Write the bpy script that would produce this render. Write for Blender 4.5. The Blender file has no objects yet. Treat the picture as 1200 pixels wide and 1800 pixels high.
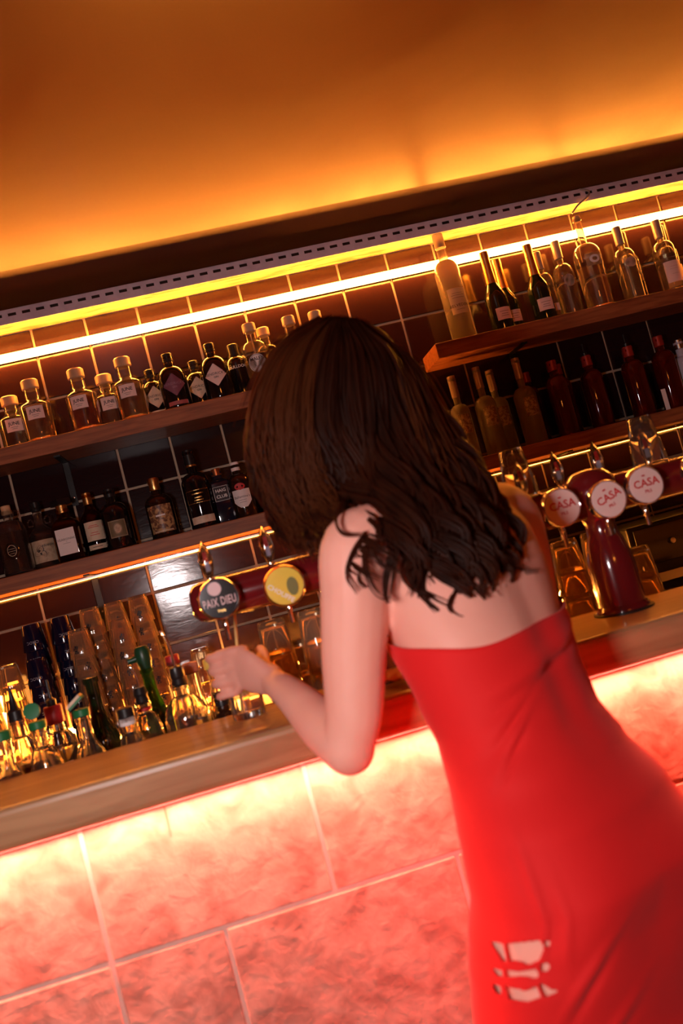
import bpy, bmesh, math, random
import numpy as np
from mathutils import Vector, Matrix
random.seed(7); rng = np.random.default_rng(7)
PI = math.pi
S = bpy.context.scene
C = S.collection

# ------------------------------------------------------------------ camera
CAM = np.array([0.306, -3.2749, 1.364])
AX = np.array([[0.9590394, -0.12259718, -0.25536908],
               [0.2465246, -0.08283281, 0.96559016],
               [0.13953157, 0.98899376, 0.04921671]])      # right, up, forward
FPX = 1500.0
cd = bpy.data.cameras.new('camera'); cam = bpy.data.objects.new('camera', cd); C.objects.link(cam)
r_, u_, f_ = AX
cam.matrix_world = Matrix(((r_[0], u_[0], -f_[0], CAM[0]), (r_[1], u_[1], -f_[1], CAM[1]), (r_[2], u_[2], -f_[2], CAM[2]), (0, 0, 0, 1)))
cd.sensor_fit = 'VERTICAL'; cd.sensor_height = 36; cd.lens = FPX * 36 / 1800
cd.clip_start = 0.05; cd.clip_end = 60
cd.dof.use_dof = True; cd.dof.focus_distance = 3.0; cd.dof.aperture_fstop = 3.2
S.camera = cam

# ------------------------------------------------------------------ world, lights, exposure
w = bpy.data.worlds.new('world'); S.world = w; w.use_nodes = True
w.node_tree.nodes['Background'].inputs[0].default_value = (1.0, 0.62, 0.5, 1)
w.node_tree.nodes['Background'].inputs[1].default_value = 0.006
S.view_settings.view_transform = 'Standard'; S.view_settings.look = 'None'
S.view_settings.exposure = 0.0; S.view_settings.gamma = 1.0; S.view_settings.use_curve_mapping = False
S.cycles.max_bounces = 14; S.cycles.transmission_bounces = 14; S.cycles.transparent_max_bounces = 12
S.cycles.glossy_bounces = 6; S.cycles.diffuse_bounces = 4
S.cycles.caustics_refractive = True; S.cycles.caustics_reflective = False; S.cycles.blur_glossy = 1.0
S.cycles.sample_clamp_indirect = 6.0
S.cycles.use_denoising = True

def area_light(name, loc, target, size, power, color):
    l = bpy.data.lights.new(name, 'AREA'); l.shape = 'DISK'; l.size = size; l.energy = power; l.color = color
    o = bpy.data.objects.new(name, l); C.objects.link(o); o.location = loc
    d = Vector(target) - Vector(loc); o.rotation_euler = d.to_track_quat('-Z', 'Y').to_euler(); return o
# the photographer's off-camera lamp, a little left of and behind the lens
area_light('photo_lamp', (-0.12, -3.16, 1.43), (0.55, -1.8, 1.25), 0.24, 16.0, (1.0, 0.84, 0.82))
# unseen warm fill added behind the camera to brighten the ceiling
area_light('ceiling_fill', (0.9, -4.9, 1.9), (0.9, -4.4, 2.6), 0.5, 12.0, (1.0, 0.28, 0.035))

LED_AMBER = (1.0, 0.30, 0.034); LED_AMBER_STR = 145.0
LED_LOW_STR = 390.0; SHELF_FILL_STR = 24.0
LED_RED = (1.0, 0.150, 0.092); LED_RED_STR = 540.0

# ------------------------------------------------------------------ helpers
def at(x, y, Y):
    "world point on the vertical plane at depth Y that the frame's pixel looks at"
    d = np.array([(x - 600) / FPX, (900 - y) / FPX, 1.0]) @ AX
    return CAM + d * (Y - CAM[1]) / d[1]
def px(p):
    d = AX @ (np.asarray(p, float) - CAM)
    return 600 + FPX * d[0] / d[2], 900 - FPX * d[1] / d[2]

MATS = {}
def mat(name, col=(.8, .8, .8), rough=.5, metal=0, trans=0, ior=1.45, emis=None, estr=0, coat=0, spec=.5,
        noise=None, bump=None, rvar=None, sss=0, sheen=0, stretch=(1, 1, 1), rand=False, translucent=None):
    """noise=(colour2, scale, detail, lo, hi); bump=(scale, strength, dist); rvar=(scale, lo, hi) roughness variation"""
    if name in MATS: return MATS[name]
    m = bpy.data.materials.new(name); m.use_nodes = True
    nt = m.node_tree; N = nt.nodes; L = nt.links; b = N['Principled BSDF']
    b.inputs['Base Color'].default_value = (*col, 1); b.inputs['Roughness'].default_value = rough
    b.inputs['Metallic'].default_value = metal; b.inputs['Transmission Weight'].default_value = trans
    b.inputs['IOR'].default_value = ior; b.inputs['Coat Weight'].default_value = coat
    b.inputs['Coat Roughness'].default_value = .06
    b.inputs['Specular IOR Level'].default_value = spec
    if sss:
        b.inputs['Subsurface Weight'].default_value = sss; b.inputs['Subsurface Radius'].default_value = (.012, .005, .003)
        b.inputs['Subsurface Scale'].default_value = 1.0
    if sheen: b.inputs['Sheen Weight'].default_value = sheen
    if emis: b.inputs['Emission Color'].default_value = (*emis, 1); b.inputs['Emission Strength'].default_value = estr
    vec = None
    if noise or bump or rvar:
        tc = N.new('ShaderNodeTexCoord'); mp = N.new('ShaderNodeMapping'); mp.inputs['Scale'].default_value = stretch
        L.new(tc.outputs['Object'], mp.inputs['Vector']); vec = mp.outputs['Vector']
        if rand:
            oi = N.new('ShaderNodeObjectInfo'); ml = N.new('ShaderNodeMath'); ml.operation = 'MULTIPLY'; ml.inputs[1].default_value = 37.0
            ad = N.new('ShaderNodeVectorMath'); ad.operation = 'ADD'
            L.new(oi.outputs['Random'], ml.inputs[0]); L.new(vec, ad.inputs[0]); L.new(ml.outputs[0], ad.inputs[1]); vec = ad.outputs[0]
    def nz(scale, detail=4, dist=0):
        n = N.new('ShaderNodeTexNoise'); n.inputs['Scale'].default_value = scale; n.inputs['Detail'].default_value = detail
        n.inputs['Distortion'].default_value = dist; L.new(vec, n.inputs['Vector']); return n.outputs['Fac']
    if noise:
        c2, sc, det, lo, hi = noise
        rp = N.new('ShaderNodeValToRGB'); rp.color_ramp.elements[0].position = lo; rp.color_ramp.elements[1].position = hi
        rp.color_ramp.elements[0].color = (*col, 1); rp.color_ramp.elements[1].color = (*c2, 1)
        L.new(nz(sc, det, .6), rp.inputs[0]); L.new(rp.outputs[0], b.inputs['Base Color'])
    if rvar:
        mr = N.new('ShaderNodeMapRange'); mr.inputs['From Min'].default_value = .22; mr.inputs['From Max'].default_value = .78
        mr.inputs['To Min'].default_value = rvar[1]; mr.inputs['To Max'].default_value = rvar[2]
        L.new(nz(rvar[0], 5, .8), mr.inputs['Value']); L.new(mr.outputs[0], b.inputs['Roughness'])
    if bump:
        bp = N.new('ShaderNodeBump'); bp.inputs['Strength'].default_value = bump[1]; bp.inputs['Distance'].default_value = bump[2]
        L.new(nz(bump[0], 5, .4), bp.inputs['Height']); L.new(bp.outputs[0], b.inputs['Normal'])
    if translucent:
        tr = N.new('ShaderNodeBsdfTranslucent'); tr.inputs[0].default_value = (*translucent[0], 1)
        mx = N.new('ShaderNodeMixShader'); mx.inputs[0].default_value = translucent[1]
        L.new(b.outputs[0], mx.inputs[1]); L.new(tr.outputs[0], mx.inputs[2]); L.new(mx.outputs[0], N['Material Output'].inputs[0])
    MATS[name] = m; return m

def tag(o, label=None, cat=None, group=None, kind=None):
    if label: o['label'] = label
    if cat: o['category'] = cat
    if group: o['group'] = group
    if kind: o['kind'] = kind
    return o
def empty(name, loc=(0, 0, 0), rz=0, label=None, cat=None, group=None):
    o = bpy.data.objects.new(name, None); C.objects.link(o); o.location = loc; o.rotation_euler = (0, 0, rz); o.empty_display_size = .05
    return tag(o, label, cat, group)
def link(name, me, m=None, parent=None, loc=None, rot=None):
    if m is not None and not me.materials: me.materials.append(m)
    o = bpy.data.objects.new(name, me); C.objects.link(o)
    if parent is not None: o.parent = parent
    if loc is not None: o.location = loc
    if rot is not None: o.rotation_euler = rot
    return o
def mesh(name, v, f, smooth=None):
    me = bpy.data.meshes.new(name); me.from_pydata([tuple(map(float, p)) for p in v], [], f); me.update()
    if smooth is not None:
        me.polygons.foreach_set('use_smooth', [True] * len(me.polygons))
        if smooth > 0: me.set_sharp_from_angle(angle=math.radians(smooth))
    return me
def box_vf(x0, x1, y0, y1, z0, z1):
    v = [(x0, y0, z0), (x1, y0, z0), (x1, y1, z0), (x0, y1, z0), (x0, y0, z1), (x1, y0, z1), (x1, y1, z1), (x0, y1, z1)]
    return v, [(0, 3, 2, 1), (4, 5, 6, 7), (0, 1, 5, 4), (1, 2, 6, 5), (2, 3, 7, 6), (3, 0, 4, 7)]
def box(name, x0, x1, y0, y1, z0, z1, bev=0, seg=2):
    v, f = box_vf(x0, x1, y0, y1, z0, z1); me = mesh(name, v, f)
    if bev:
        bm = bmesh.new(); bm.from_mesh(me)
        bmesh.ops.bevel(bm, geom=bm.edges[:], offset=bev, segments=seg, affect='EDGES', profile=.5)
        bm.to_mesh(me); bm.free(); me.polygons.foreach_set('use_smooth', [True] * len(me.polygons)); me.set_sharp_from_angle(angle=.2)
    return me
def boxes(name, lst):
    V, Fc = [], []
    for b in lst:
        v, f = box_vf(*b); k = len(V); V += v; Fc += [tuple(i + k for i in q) for q in f]
    return mesh(name, V, Fc)
def lathe(name, prof, seg=28, n=2.0, rib=0, ribn=24, smooth=40, asp=1.0):
    "prof: (r,z) bottom to top along the outside (then back down inside for a hollow shape)"
    V, R = [], []
    for (r, z) in prof:
        if r <= 1e-6: R.append([len(V)]); V.append((0, 0, z)); continue
        idx = []
        for i in range(seg):
            a = 2 * PI * i / seg; c, s = math.cos(a), math.sin(a)
            rr = r * (1 + rib * math.cos(ribn * a))
            if n != 2.0:
                x = math.copysign(abs(c) ** (2 / n), c); y = math.copysign(abs(s) ** (2 / n), s)
            else: x, y = c, s
            idx.append(len(V)); V.append((rr * x, rr * y * asp, z))
        R.append(idx)
    Fc = []
    for a, b in zip(R[:-1], R[1:]):
        if len(a) == 1 and len(b) == 1: continue
        for i in range(seg):
            j = (i + 1) % seg
            if len(a) == 1: Fc.append((a[0], b[j], b[i]))
            elif len(b) == 1: Fc.append((a[i], a[j], b[0]))
            else: Fc.append((a[i], a[j], b[j], b[i]))
    return mesh(name, V, Fc, smooth)
def tube_vf(pts, rad, seg=10, cap=True, flat=1.0, up=None):
    pts = [np.asarray(p, float) for p in pts]; n = len(pts)
    rad = [rad] * n if np.isscalar(rad) else list(rad)
    V, Fc = [], []; prev = None
    for i in range(n):
        t = pts[min(i + 1, n - 1)] - pts[max(i - 1, 0)]; t = t / (np.linalg.norm(t) + 1e-12)
        if prev is None:
            ref = np.array(up if up is not None else ([0, 0, 1] if abs(t[2]) < .9 else [1, 0, 0]), float)
        else: ref = prev
        a = ref - t * (ref @ t); a /= np.linalg.norm(a) + 1e-12; b = np.cross(t, a); prev = a
        for k in range(seg):
            q = 2 * PI * k / seg
            V.append(pts[i] + rad[i] * (math.cos(q) * a * flat + math.sin(q) * b))
    for i in range(n - 1):
        for k in range(seg):
            j = (k + 1) % seg
            Fc.append((i * seg + k, i * seg + j, (i + 1) * seg + j, (i + 1) * seg + k))
    if cap:
        Fc.append(tuple(range(seg - 1, -1, -1))); Fc.append(tuple((n - 1) * seg + k for k in range(seg)))
    return V, Fc
def tube(name, pts, rad, seg=10, smooth=50, **k):
    v, f = tube_vf(pts, rad, seg, **k); return mesh(name, v, f, smooth)
def smooth_path(pts, n):
    "Catmull-Rom through pts"
    P = np.array(pts, float); P = np.vstack([2 * P[0] - P[1], P, 2 * P[-1] - P[-2]]); out = []
    m = len(P) - 3
    for q in np.linspace(0, m - 1e-6, n):
        i = int(q); t = q - i; a, b, c, d = P[i:i + 4]
        out.append(.5 * ((2 * b) + (c - a) * t + (2 * a - 5 * b + 4 * c - d) * t * t + (3 * b - a - 3 * c + d) * t ** 3))
    return np.array(out)

_tx = {}
def text_vf(s, size, extrude=0.0):
    key = (s, size)
    if key in _tx: return _tx[key]
    cu = bpy.data.curves.new('t', 'FONT'); cu.body = s; cu.size = size; cu.align_x = 'CENTER'; cu.align_y = 'CENTER'; cu.resolution_u = 2; cu.offset = size * (.018 if len(s) < 9 else .004); cu.space_character = 1.0 if len(s) < 9 else 1.08
    o = bpy.data.objects.new('t', cu); C.objects.link(o)
    me = bpy.data.meshes.new_from_object(o.evaluated_get(bpy.context.evaluated_depsgraph_get()))
    v = [tuple(q.co) for q in me.vertices]; f = [tuple(p.vertices) for p in me.polygons]
    bpy.data.objects.remove(o); bpy.data.curves.remove(cu); bpy.data.meshes.remove(me)
    _tx[key] = (v, f); return v, f
def wrap(u, v, R, flat):
    if flat: return (u, -R, v)
    a = u / R; return (R * math.sin(a), -R * math.cos(a), v)
def text_mesh(s, size, R=1, zc=0, du=0, flat=False, rot=0, xs=1.0):
    v, f = text_vf(s, size); c, sn = math.cos(rot), math.sin(rot)
    return mesh('lettering', [wrap(du + (a * xs) * c - b * sn, zc + (a * xs) * sn + b * c, R, flat) for a, b, _ in v], f)
def patch_mesh(shape, wd, h, R, zc, flat, du=0, nu=14, nv=6):
    V, Fc = [], []
    if shape == 'disc':
        for i in range(28):
            a = 2 * PI * i / 28; V.append(wrap(du + wd / 2 * math.cos(a), zc + h / 2 * math.sin(a), R, flat))
        V.append(wrap(du, zc, R, flat)); Fc = [(i, (i + 1) % 28, 28) for i in range(28)]
    else:
        for j in range(nv + 1):
            t = j / nv; k = 1.0
            if shape == 'diamond': k = max(.04, 1 - abs(2 * t - 1) * 1.0)
            if shape == 'shield': k = 1.0 if t > .3 else .35 + .65 * t / .3
            for i in range(nu + 1):
                V.append(wrap(du + wd * k * (i / nu - .5), zc + h * (t - .5), R, flat))
        for j in range(nv):
            for i in range(nu):
                a = j * (nu + 1) + i; Fc.append((a, a + 1, a + nu + 2, a + nu + 1))
    return mesh('label', V, Fc, 0)

# ------------------------------------------------------------------ materials
M_GLASS = mat('clear_glass', (.97, .96, .94), .02, trans=.99, ior=1.45)
M_RIBG = mat('ribbed_glass', (1.0, .80, .54), .045, trans=.90, ior=1.45)
M_FROST = mat('frosted_glass', (1.0, .93, .74), .25, trans=.95, ior=1.22)
M_FROST2 = mat('satin_glass', (.50, .46, .44), .35, trans=.75, ior=1.3)
M_AMBERG = mat('amber_glass', (.55, .24, .06), .03, trans=1, ior=1.4)
M_DARKBR = mat('dark_brown_glass', (.018, .008, .005), .05, coat=.6)
M_BLACKG = mat('black_glass', (.006, .005, .006), .06, coat=.6)
M_GREENG = mat('dark_green_glass', (.008, .016, .006), .05, coat=.6)
M_GREENC = mat('green_glass', (.18, .42, .06), .04, trans=.9, ior=1.4)
M_REDG = mat('dark_red_glass', (.42, .030, .025), .05, trans=.9, ior=1.4, coat=.5)
M_BLUEB = mat('blue_black_plastic', (.004, .006, .03), .12, coat=.7)
M_LIQ_PALE = mat('pale_spirit', (1.0, .93, .70), .0, trans=1, ior=1.36)
M_LIQ_PINK = mat('pink_spirit', (1.0, .42, .30), .0, trans=1, ior=1.36)
M_LIQ_AMB = mat('amber_spirit', (.62, .22, .04), .0, trans=1, ior=1.36)
M_LIQ_DRK = mat('dark_rum', (.10, .025, .008), .02, trans=.8, ior=1.36)
M_CORK = mat('cork_cap', (.72, .47, .26), .55, noise=((.5, .3, .15), 60, 3, .4, .7))
M_WOODCAP = mat('wood_cap', (.62, .42, .26), .4, noise=((.5, .32, .18), 40, 3, .4, .7), stretch=(1, 1, .2))
M_PAPER = mat('white_paper', (.82, .78, .76), .6)
M_PAPERP = mat('pale_pink_paper', (.85, .66, .60), .6)
M_CREAM = mat('cream_paper', (.74, .60, .44), .6, noise=((.62, .46, .30), 40, 3, .4, .7))
M_TAN = mat('tan_paper', (.55, .42, .28), .6, noise=((.40, .28, .18), 60, 4, .4, .65))
M_PURPLE = mat('plum_paper', (.20, .07, .11), .5)
M_INK = mat('black_ink', (.02, .018, .02), .5)
M_INKRED = mat('red_ink', (.55, .02, .02), .5)
M_INKWH = mat('white_ink', (.80, .78, .76), .5)
M_GOLD = mat('gold_foil', (.72, .45, .16), .3, metal=1, bump=(120, .3, .002))
M_BLKPL = mat('black_plastic', (.012, .011, .012), .35)
M_GRNPL = mat('green_plastic', (.01, .16, .05), .4)
M_REDPL = mat('red_plastic', (.50, .02, .025), .35)
M_PEACH = mat('peach_plastic', (.75, .28, .16), .45)
M_YELPL = mat('yellow_plastic', (.80, .62, .12), .4)
M_REDCAP = mat('red_foil', (.34, .03, .02), .3, metal=.3)
M_STEEL = mat('brushed_steel', (.70, .70, .72), .25, metal=1)
M_CHROME = mat('chrome', (.85, .85, .86), .08, metal=1)
M_ZINC = mat('galvanised_steel', (.66, .62, .74), .5, metal=.05, noise=((.54, .50, .62), 18, 4, .35, .7))
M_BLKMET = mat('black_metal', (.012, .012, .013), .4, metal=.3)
M_BURG = mat('burgundy_lacquer', (.13, .008, .010), .16, coat=.8)
M_SKIN = mat('skin', (.84, .405, .32), .52, spec=.3, sss=.2, noise=((.80, .36, .28), 9, 3, .35, .7), bump=(180, .04, .001))
M_DRESS = mat('red_satin', (.70, .014, .014), .72, spec=.22, sheen=.08, noise=((.66, .012, .013), 6, 3, .35, .7))
M_HAIR = mat('brown_hair', (.034, .0095, .004), .48, spec=.16, noise=((.014, .0045, .0025), 26, 3, .35, .7), stretch=(1, 1, .35), translucent=((.55, .17, .035), .36))
M_LIPS = mat('lips', (.55, .08, .07), .35)
M_EYE = mat('eye_white', (.8, .77, .74), .2)
M_SHELF = mat('oiled_oak', (.37, .125, .042), .5, noise=((.20, .060, .021), 5, 6, .35, .68), bump=(40, .15, .002), stretch=(1.2, 14, 14))
M_BARTOP = mat('waxed_oak', (.44, .24, .115), .34, coat=.08, noise=((.28, .135, .06), 4, 6, .34, .7), bump=(30, .12, .002), stretch=(1.0, 11, 11))
M_TILE = mat('aubergine_tile', (.018, .0062, .0078), .125, spec=.6, bump=(9, .5, .0007), stretch=(1.6, 1, 5), rand=True)
M_GROUT = mat('sand_grout', (.56, .42, .30), .85, bump=(90, .3, .002))
M_TRAV = mat('travertine', (.53, .325, .25), .55, spec=.3, noise=((.34, .185, .138), 16, 13, .40, .64), bump=(34, .7, .004), rand=True)
M_TGROUT = mat('pale_grout', (.66, .46, .39), .85)
M_CEIL = mat('gold_lacquer_plaster', (.185, .045, .0085), .42, spec=.30, noise=((.115, .027, .005), 1.2, 4, .22, .80), rvar=(1.3, .26, .50), bump=(1.3, .10, .02))
M_DKPAINT = mat('dark_brown_paint', (.055, .016, .010), .6)
M_PLY = mat('rough_plywood', (.34, .23, .12), .6, noise=((.12, .075, .035), 7, 7, .42, .62), bump=(18, .5, .006), stretch=(1, 6, 6))
M_WALLP = mat('brown_plaster', (.16, .085, .06), .8, noise=((.12, .06, .042), 3, 5, .4, .65))
M_FLOOR = mat('dark_floor', (.07, .045, .035), .45, noise=((.045, .028, .02), 3, 6, .4, .65), stretch=(1, 6, 1))
M_CAB = mat('dark_cabinet', (.03, .018, .014), .5)
M_LEDA = mat('amber_led', (1, .8, .5), .5, emis=LED_AMBER, estr=LED_AMBER_STR)
M_LEDL = mat('amber_led_low', (1, .8, .5), .5, emis=LED_AMBER, estr=LED_LOW_STR)
M_SHELFFILL = mat('shelf_fill_light', (1, .8, .5), .5, emis=LED_AMBER, estr=SHELF_FILL_STR)
M_LEDR = mat('red_led', (1, .5, .4), .5, emis=LED_RED, estr=LED_RED_STR)

# ------------------------------------------------------------------ setting
BAR_F, BAR_B, BAR_T, BAR_U, TILE_Y = -1.825, -1.515, 1.112, 1.044, -1.765
UP_T, UP_B, LO_T, LO_B = 2.025, 1.966, 1.585, 1.530
X0, X1, YR = -2.6, 4.4, -5.6
def struct(name, me, m, parent=None):
    o = link(name, me, m, parent); o['kind'] = 'structure'; return o
struct('floor', box('floor', X0, X1, YR, .1, -.06, 0), M_FLOOR)
struct('ceiling', box('ceiling', X0, X1, YR, -.43, 2.55, 2.60), M_CEIL)
struct('wall_left', box('wall_left', X0 - .1, X0, YR, .1, 0, 3), M_WALLP)
struct('wall_right', box('wall_right', X1, X1 + .1, YR, .1, 0, 3), M_WALLP)
struct('wall_front', box('wall_front', X0, X1, YR - .1, YR, 0, 3), M_WALLP)
wb = struct('wall_back', box('wall_back', X0, X1, 0.0, .1, 0, 3), M_GROUT)
struct('trim_1', box('trim_1', X0, X1, -.43, -.02, 2.575, 2.62), M_DKPAINT)
# wall tiles, 20 cm, each a piece of its own
tl = box('tile', -.0955, .0955, -.009, .004, -.0955, .0955, .0022, 2)
tl2 = box('tile_cut', -.0955, .0955, -.009, .004, -.034, .034, .0022, 2)
for k in range(-10, 17):
    for r in range(-4, 4):
        o = link('tile', tl, M_TILE, wb, (.2 * k + .1, 0, 1.709 + .2 * r), (random.uniform(-.006, .006), 0, random.uniform(-.006, .006)))
    link('tile', tl2, M_TILE, wb, (.2 * k + .1, 0, 2.4475), (random.uniform(-.006, .006), 0, random.uniform(-.006, .006)))

# plywood board above the shelves and the slotted rail along its edge
o = link('soffit_board', box('soffit_board', -1.2, 3.3, -.150, -.010, 2.484, 2.510, .002), M_PLY)
tag(o, 'rough plywood board above the tiled wall, lit from below', 'board')
def slotted(x0, x1, z0, z1, y, pitch=.05, sw=.0145, sh=.0055):
    V, Fc = [], []; n = int((x1 - x0) / pitch); zc = z0 + (z1 - z0) * .62
    for i in range(n):
        a = x0 + i * pitch; b = a + pitch; c = (a + b) / 2
        for d in (0, .002):
            V += [(a, y + d, z0), (b, y + d, z0), (b, y + d, z1), (a, y + d, z1), (c - sw, y + d, zc - sh), (c + sw, y + d, zc - sh), (c + sw, y + d, zc + sh), (c - sw, y + d, zc + sh)]
        k = 16 * i
        for q in range(4):
            p = (q + 1) % 4
            Fc += [(k + q, k + p, k + 4 + p, k + 4 + q), (k + 8 + p, k + 8 + q, k + 12 + q, k + 12 + p), (k + 4 + q, k + 4 + p, k + 12 + p, k + 12 + q)]
    v, f = box_vf(x0, x0 + n * pitch, y, y + .03, z1 - .0005, z1 + .0015); k = len(V); V += v; Fc += [tuple(j + k for j in q) for q in f]
    v, f = box_vf(x0, x0 + n * pitch, y - .001, y + .001, z0 - .002, z0); k = len(V); V += v; Fc += [tuple(j + k for j in q) for q in f]
    return mesh('slotted_rail', V, Fc)
o = link('slotted_rail', slotted(-1.2, 3.3, 2.470, 2.520, -.163), M_ZINC)
tag(o, 'galvanised steel angle rail with a row of slots under the ceiling', 'metal rail')
link('slot_shade', box('slot_shade', -1.2, 3.3, -.1585, -.1545, 2.485, 2.519), M_BLKMET, o)  # black strip standing in for the shade inside the slots
o = link('cable_end', tube('cable_end', smooth_path([(1.99, -.165, 2.52), (2.02, -.175, 2.50), (2.00, -.18, 2.475), (1.96, -.175, 2.455), (1.93, -.17, 2.43)], 16), .004, 8), mat('grey_cable', (.35, .3, .26), .5))
tag(o, 'short loose cable end hanging from the slotted rail', 'cable')

def led(name, x0, x1, y, z, r, mled, label):
    e = empty(name, (0, 0, 0), 0, label, 'light strip')
    link('diffuser', tube('diffuser', [(x0, y, z), (x1, y, z)], r, 12), mled, e)
    link('profile', box('profile', x0, x1, y + r * .6, y + r + .004, z - r * .9, z + r * .9), M_STEEL, e)
    for x in (x0, x1): link('end_cap', box('end_cap', x - .004, x + .004, y - r * 1.05, y + r + .004, z - r * 1.05, z + r * 1.05), M_BLKPL, e)
    return e
led('led_strip', -1.2, 3.3, -.032, 2.390, .0155, M_LEDA, 'glowing amber light tube along the tiled wall above the bottles')
led('led_strip', -.95, 1.35, -.030, 1.000, .010, M_LEDL, 'amber light tube along the wall behind the stacked glasses')

# shelves
def shelf(x0, x1, z0, z1, label, bx, seed):
    e = empty('wooden_shelf', (0, 0, z0), 0, label, 'shelf', 'oak shelves on the tiled wall')
    link('board', box('board', x0, x1, -.225, -.0095, 0, z1 - z0, .003), M_SHELF, e)
    for x in bx:
        b = link('bracket', boxes('bracket', [(x - .011, x + .011, -.016, -.0095, -.17, 0), (x - .011, x + .011, -.17, -.0095, -.006, 0)]), M_BLKMET, e)
        link('screw', lathe('screw', [(0, -.002), (.004, -.002), (.004, .001), (0, .002)], 8), M_STEEL, b, (x, -.017, -.14), (PI / 2, 0, 0))
shelf(-1.1, .86, UP_B, UP_T, 'upper oak shelf with squat gin bottles, behind the woman\'s head', (-.192, .62), 1)
shelf(1.238, 3.2, UP_B + .012, UP_T + .012, 'upper oak shelf on the side of the champagne bottles, its cut end showing', (1.60, 2.6), 2)
shelf(-1.1, .86, LO_B, LO_T, 'lower oak shelf with dark rum and whisky bottles', (-.192, .62), 3)
shelf(1.238, 3.2, LO_B, LO_T, 'lower oak shelf with slim frosted and dark red bottles', (1.66, 2.6), 4)

for x0, x1, d in ((-1.08, .84, 'added amber fill strip under the shelf of rum and whisky'), (1.26, 3.18, 'added amber fill strip under the shelf of dark red bottles')):
    e = empty('led_strip', (0, 0, 0), 0, d, 'light strip')  # fill strips added under the lower shelves to light the glass stacks
    link('diffuser', box('diffuser', x0, x1, -.060, -.050, LO_B - .0145, LO_B - .0122), M_SHELFFILL, e)
    link('profile', box('profile', x0, x1, -.064, -.046, LO_B - .0122, LO_B - .0063), M_STEEL, e)

# back counter under the tiles
e = empty('back_counter', (0, 0, 0), 0, 'dark cabinet counter under the tiled wall carrying the glass stacks', 'counter')
link('counter_top', box('counter_top', -1.1, 3.2, -.50, -.0145, .93, .965, .003), M_CAB, e)
link('carcass', box('carcass', -1.1, 3.2, -.46, -.0145, 0, .93), M_CAB, e)
for i in range(7):
    d = link('door', box('door', -1.09 + .61 * i, -.49 + .61 * i, -.478, -.46, .10, .91, .003), M_CAB, e)
    link('handle', box('handle', -.62 + .61 * i, -.52 + .61 * i, -.49, -.478, .86, .872, .002), M_STEEL, d)

# bar counter: carcass, travertine pieces, worktop, red light strip
bar = empty('bar_counter', (0, 0, 0), 0, 'bar front clad in large travertine tiles, glowing red', 'bar')
link('carcass', box('carcass', -1.6, 3.2, TILE_Y - .0015, -1.55, 0, 1.043), M_TGROUT, bar)
G = .0038
def trav(x0, x1, z0, z1):
    y = random.uniform(-.0012, .0012)
    me = box('travertine_tile', -(x1 - x0) / 2 + G, (x1 - x0) / 2 - G, -.004 + y, .001, -(z1 - z0) / 2 + G, (z1 - z0) / 2 - G, .0018, 1)
    link('travertine_tile', me, M_TRAV, bar, ((x0 + x1) / 2, TILE_Y, (z0 + z1) / 2))
top_j = [-1.6, -1.23, -.845, -.455, -.046, .340, .745, 1.15, 1.55, 1.95, 2.35, 2.75, 3.2]
for a, b in zip(top_j[:-1], top_j[1:]): trav(a, b, .808, 1.042)
r2 = [-1.6, -1.2, -.99, -.585, -.046, .145, .56, .77, 1.17, 1.58, 1.79, 2.4, 2.8, 3.2]
for a, b in zip(r2[:-1], r2[1:]): trav(a, b, .40, .808)
r3 = [-1.6, -1.0, -.6, -.2, .2, .62, 1.02, 1.63, 2.03, 2.43, 2.83, 3.2]
for a, b in zip(r3[:-1], r3[1:]): trav(a, b, 0.0, .40)
link('drip_stain', tube('drip_stain', [(.097, TILE_Y - .0045, 1.040), (.097, TILE_Y - .0045, 1.01), (.096, TILE_Y - .0045, .978)], [.004, .0035, .001], 6, flat=.3), mat('rust_stain', (.35, .09, .04), .6), bar)
bt = link('worktop', box('worktop', -1.62, 3.22, BAR_F, BAR_B, BAR_U, BAR_T, .012, 3), M_BARTOP)
tag(bt, 'thick waxed oak bar top running the whole length of the bar', 'bar top')
e = empty('led_strip', (0, 0, 0), 0, 'red light strip tucked under the overhang of the bar top', 'light strip')
link('diffuser', box('diffuser', -1.58, 3.18, -1.803, -1.791, 1.0421, 1.0436), M_LEDR, e)
link('profile', box('profile', -1.58, 3.18, -1.790, -1.783, 1.0375, 1.0438), M_STEEL, e)
e = empty('speed_rail', (0, 0, 0), 0, 'steel ledge behind the bar holding bottles and upturned glasses', 'ledge')
link('tray', box('tray', -.9, 2.2, -1.517, -1.22, .930, .945, .002), M_STEEL, e)
link('lip', box('lip', -.9, 2.2, -1.223, -1.218, .945, .99), M_STEEL, e)
link('back_plate', box('back_plate', -.9, 2.2, -1.548, -1.518, .70, 1.03), M_STEEL, e)

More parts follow.
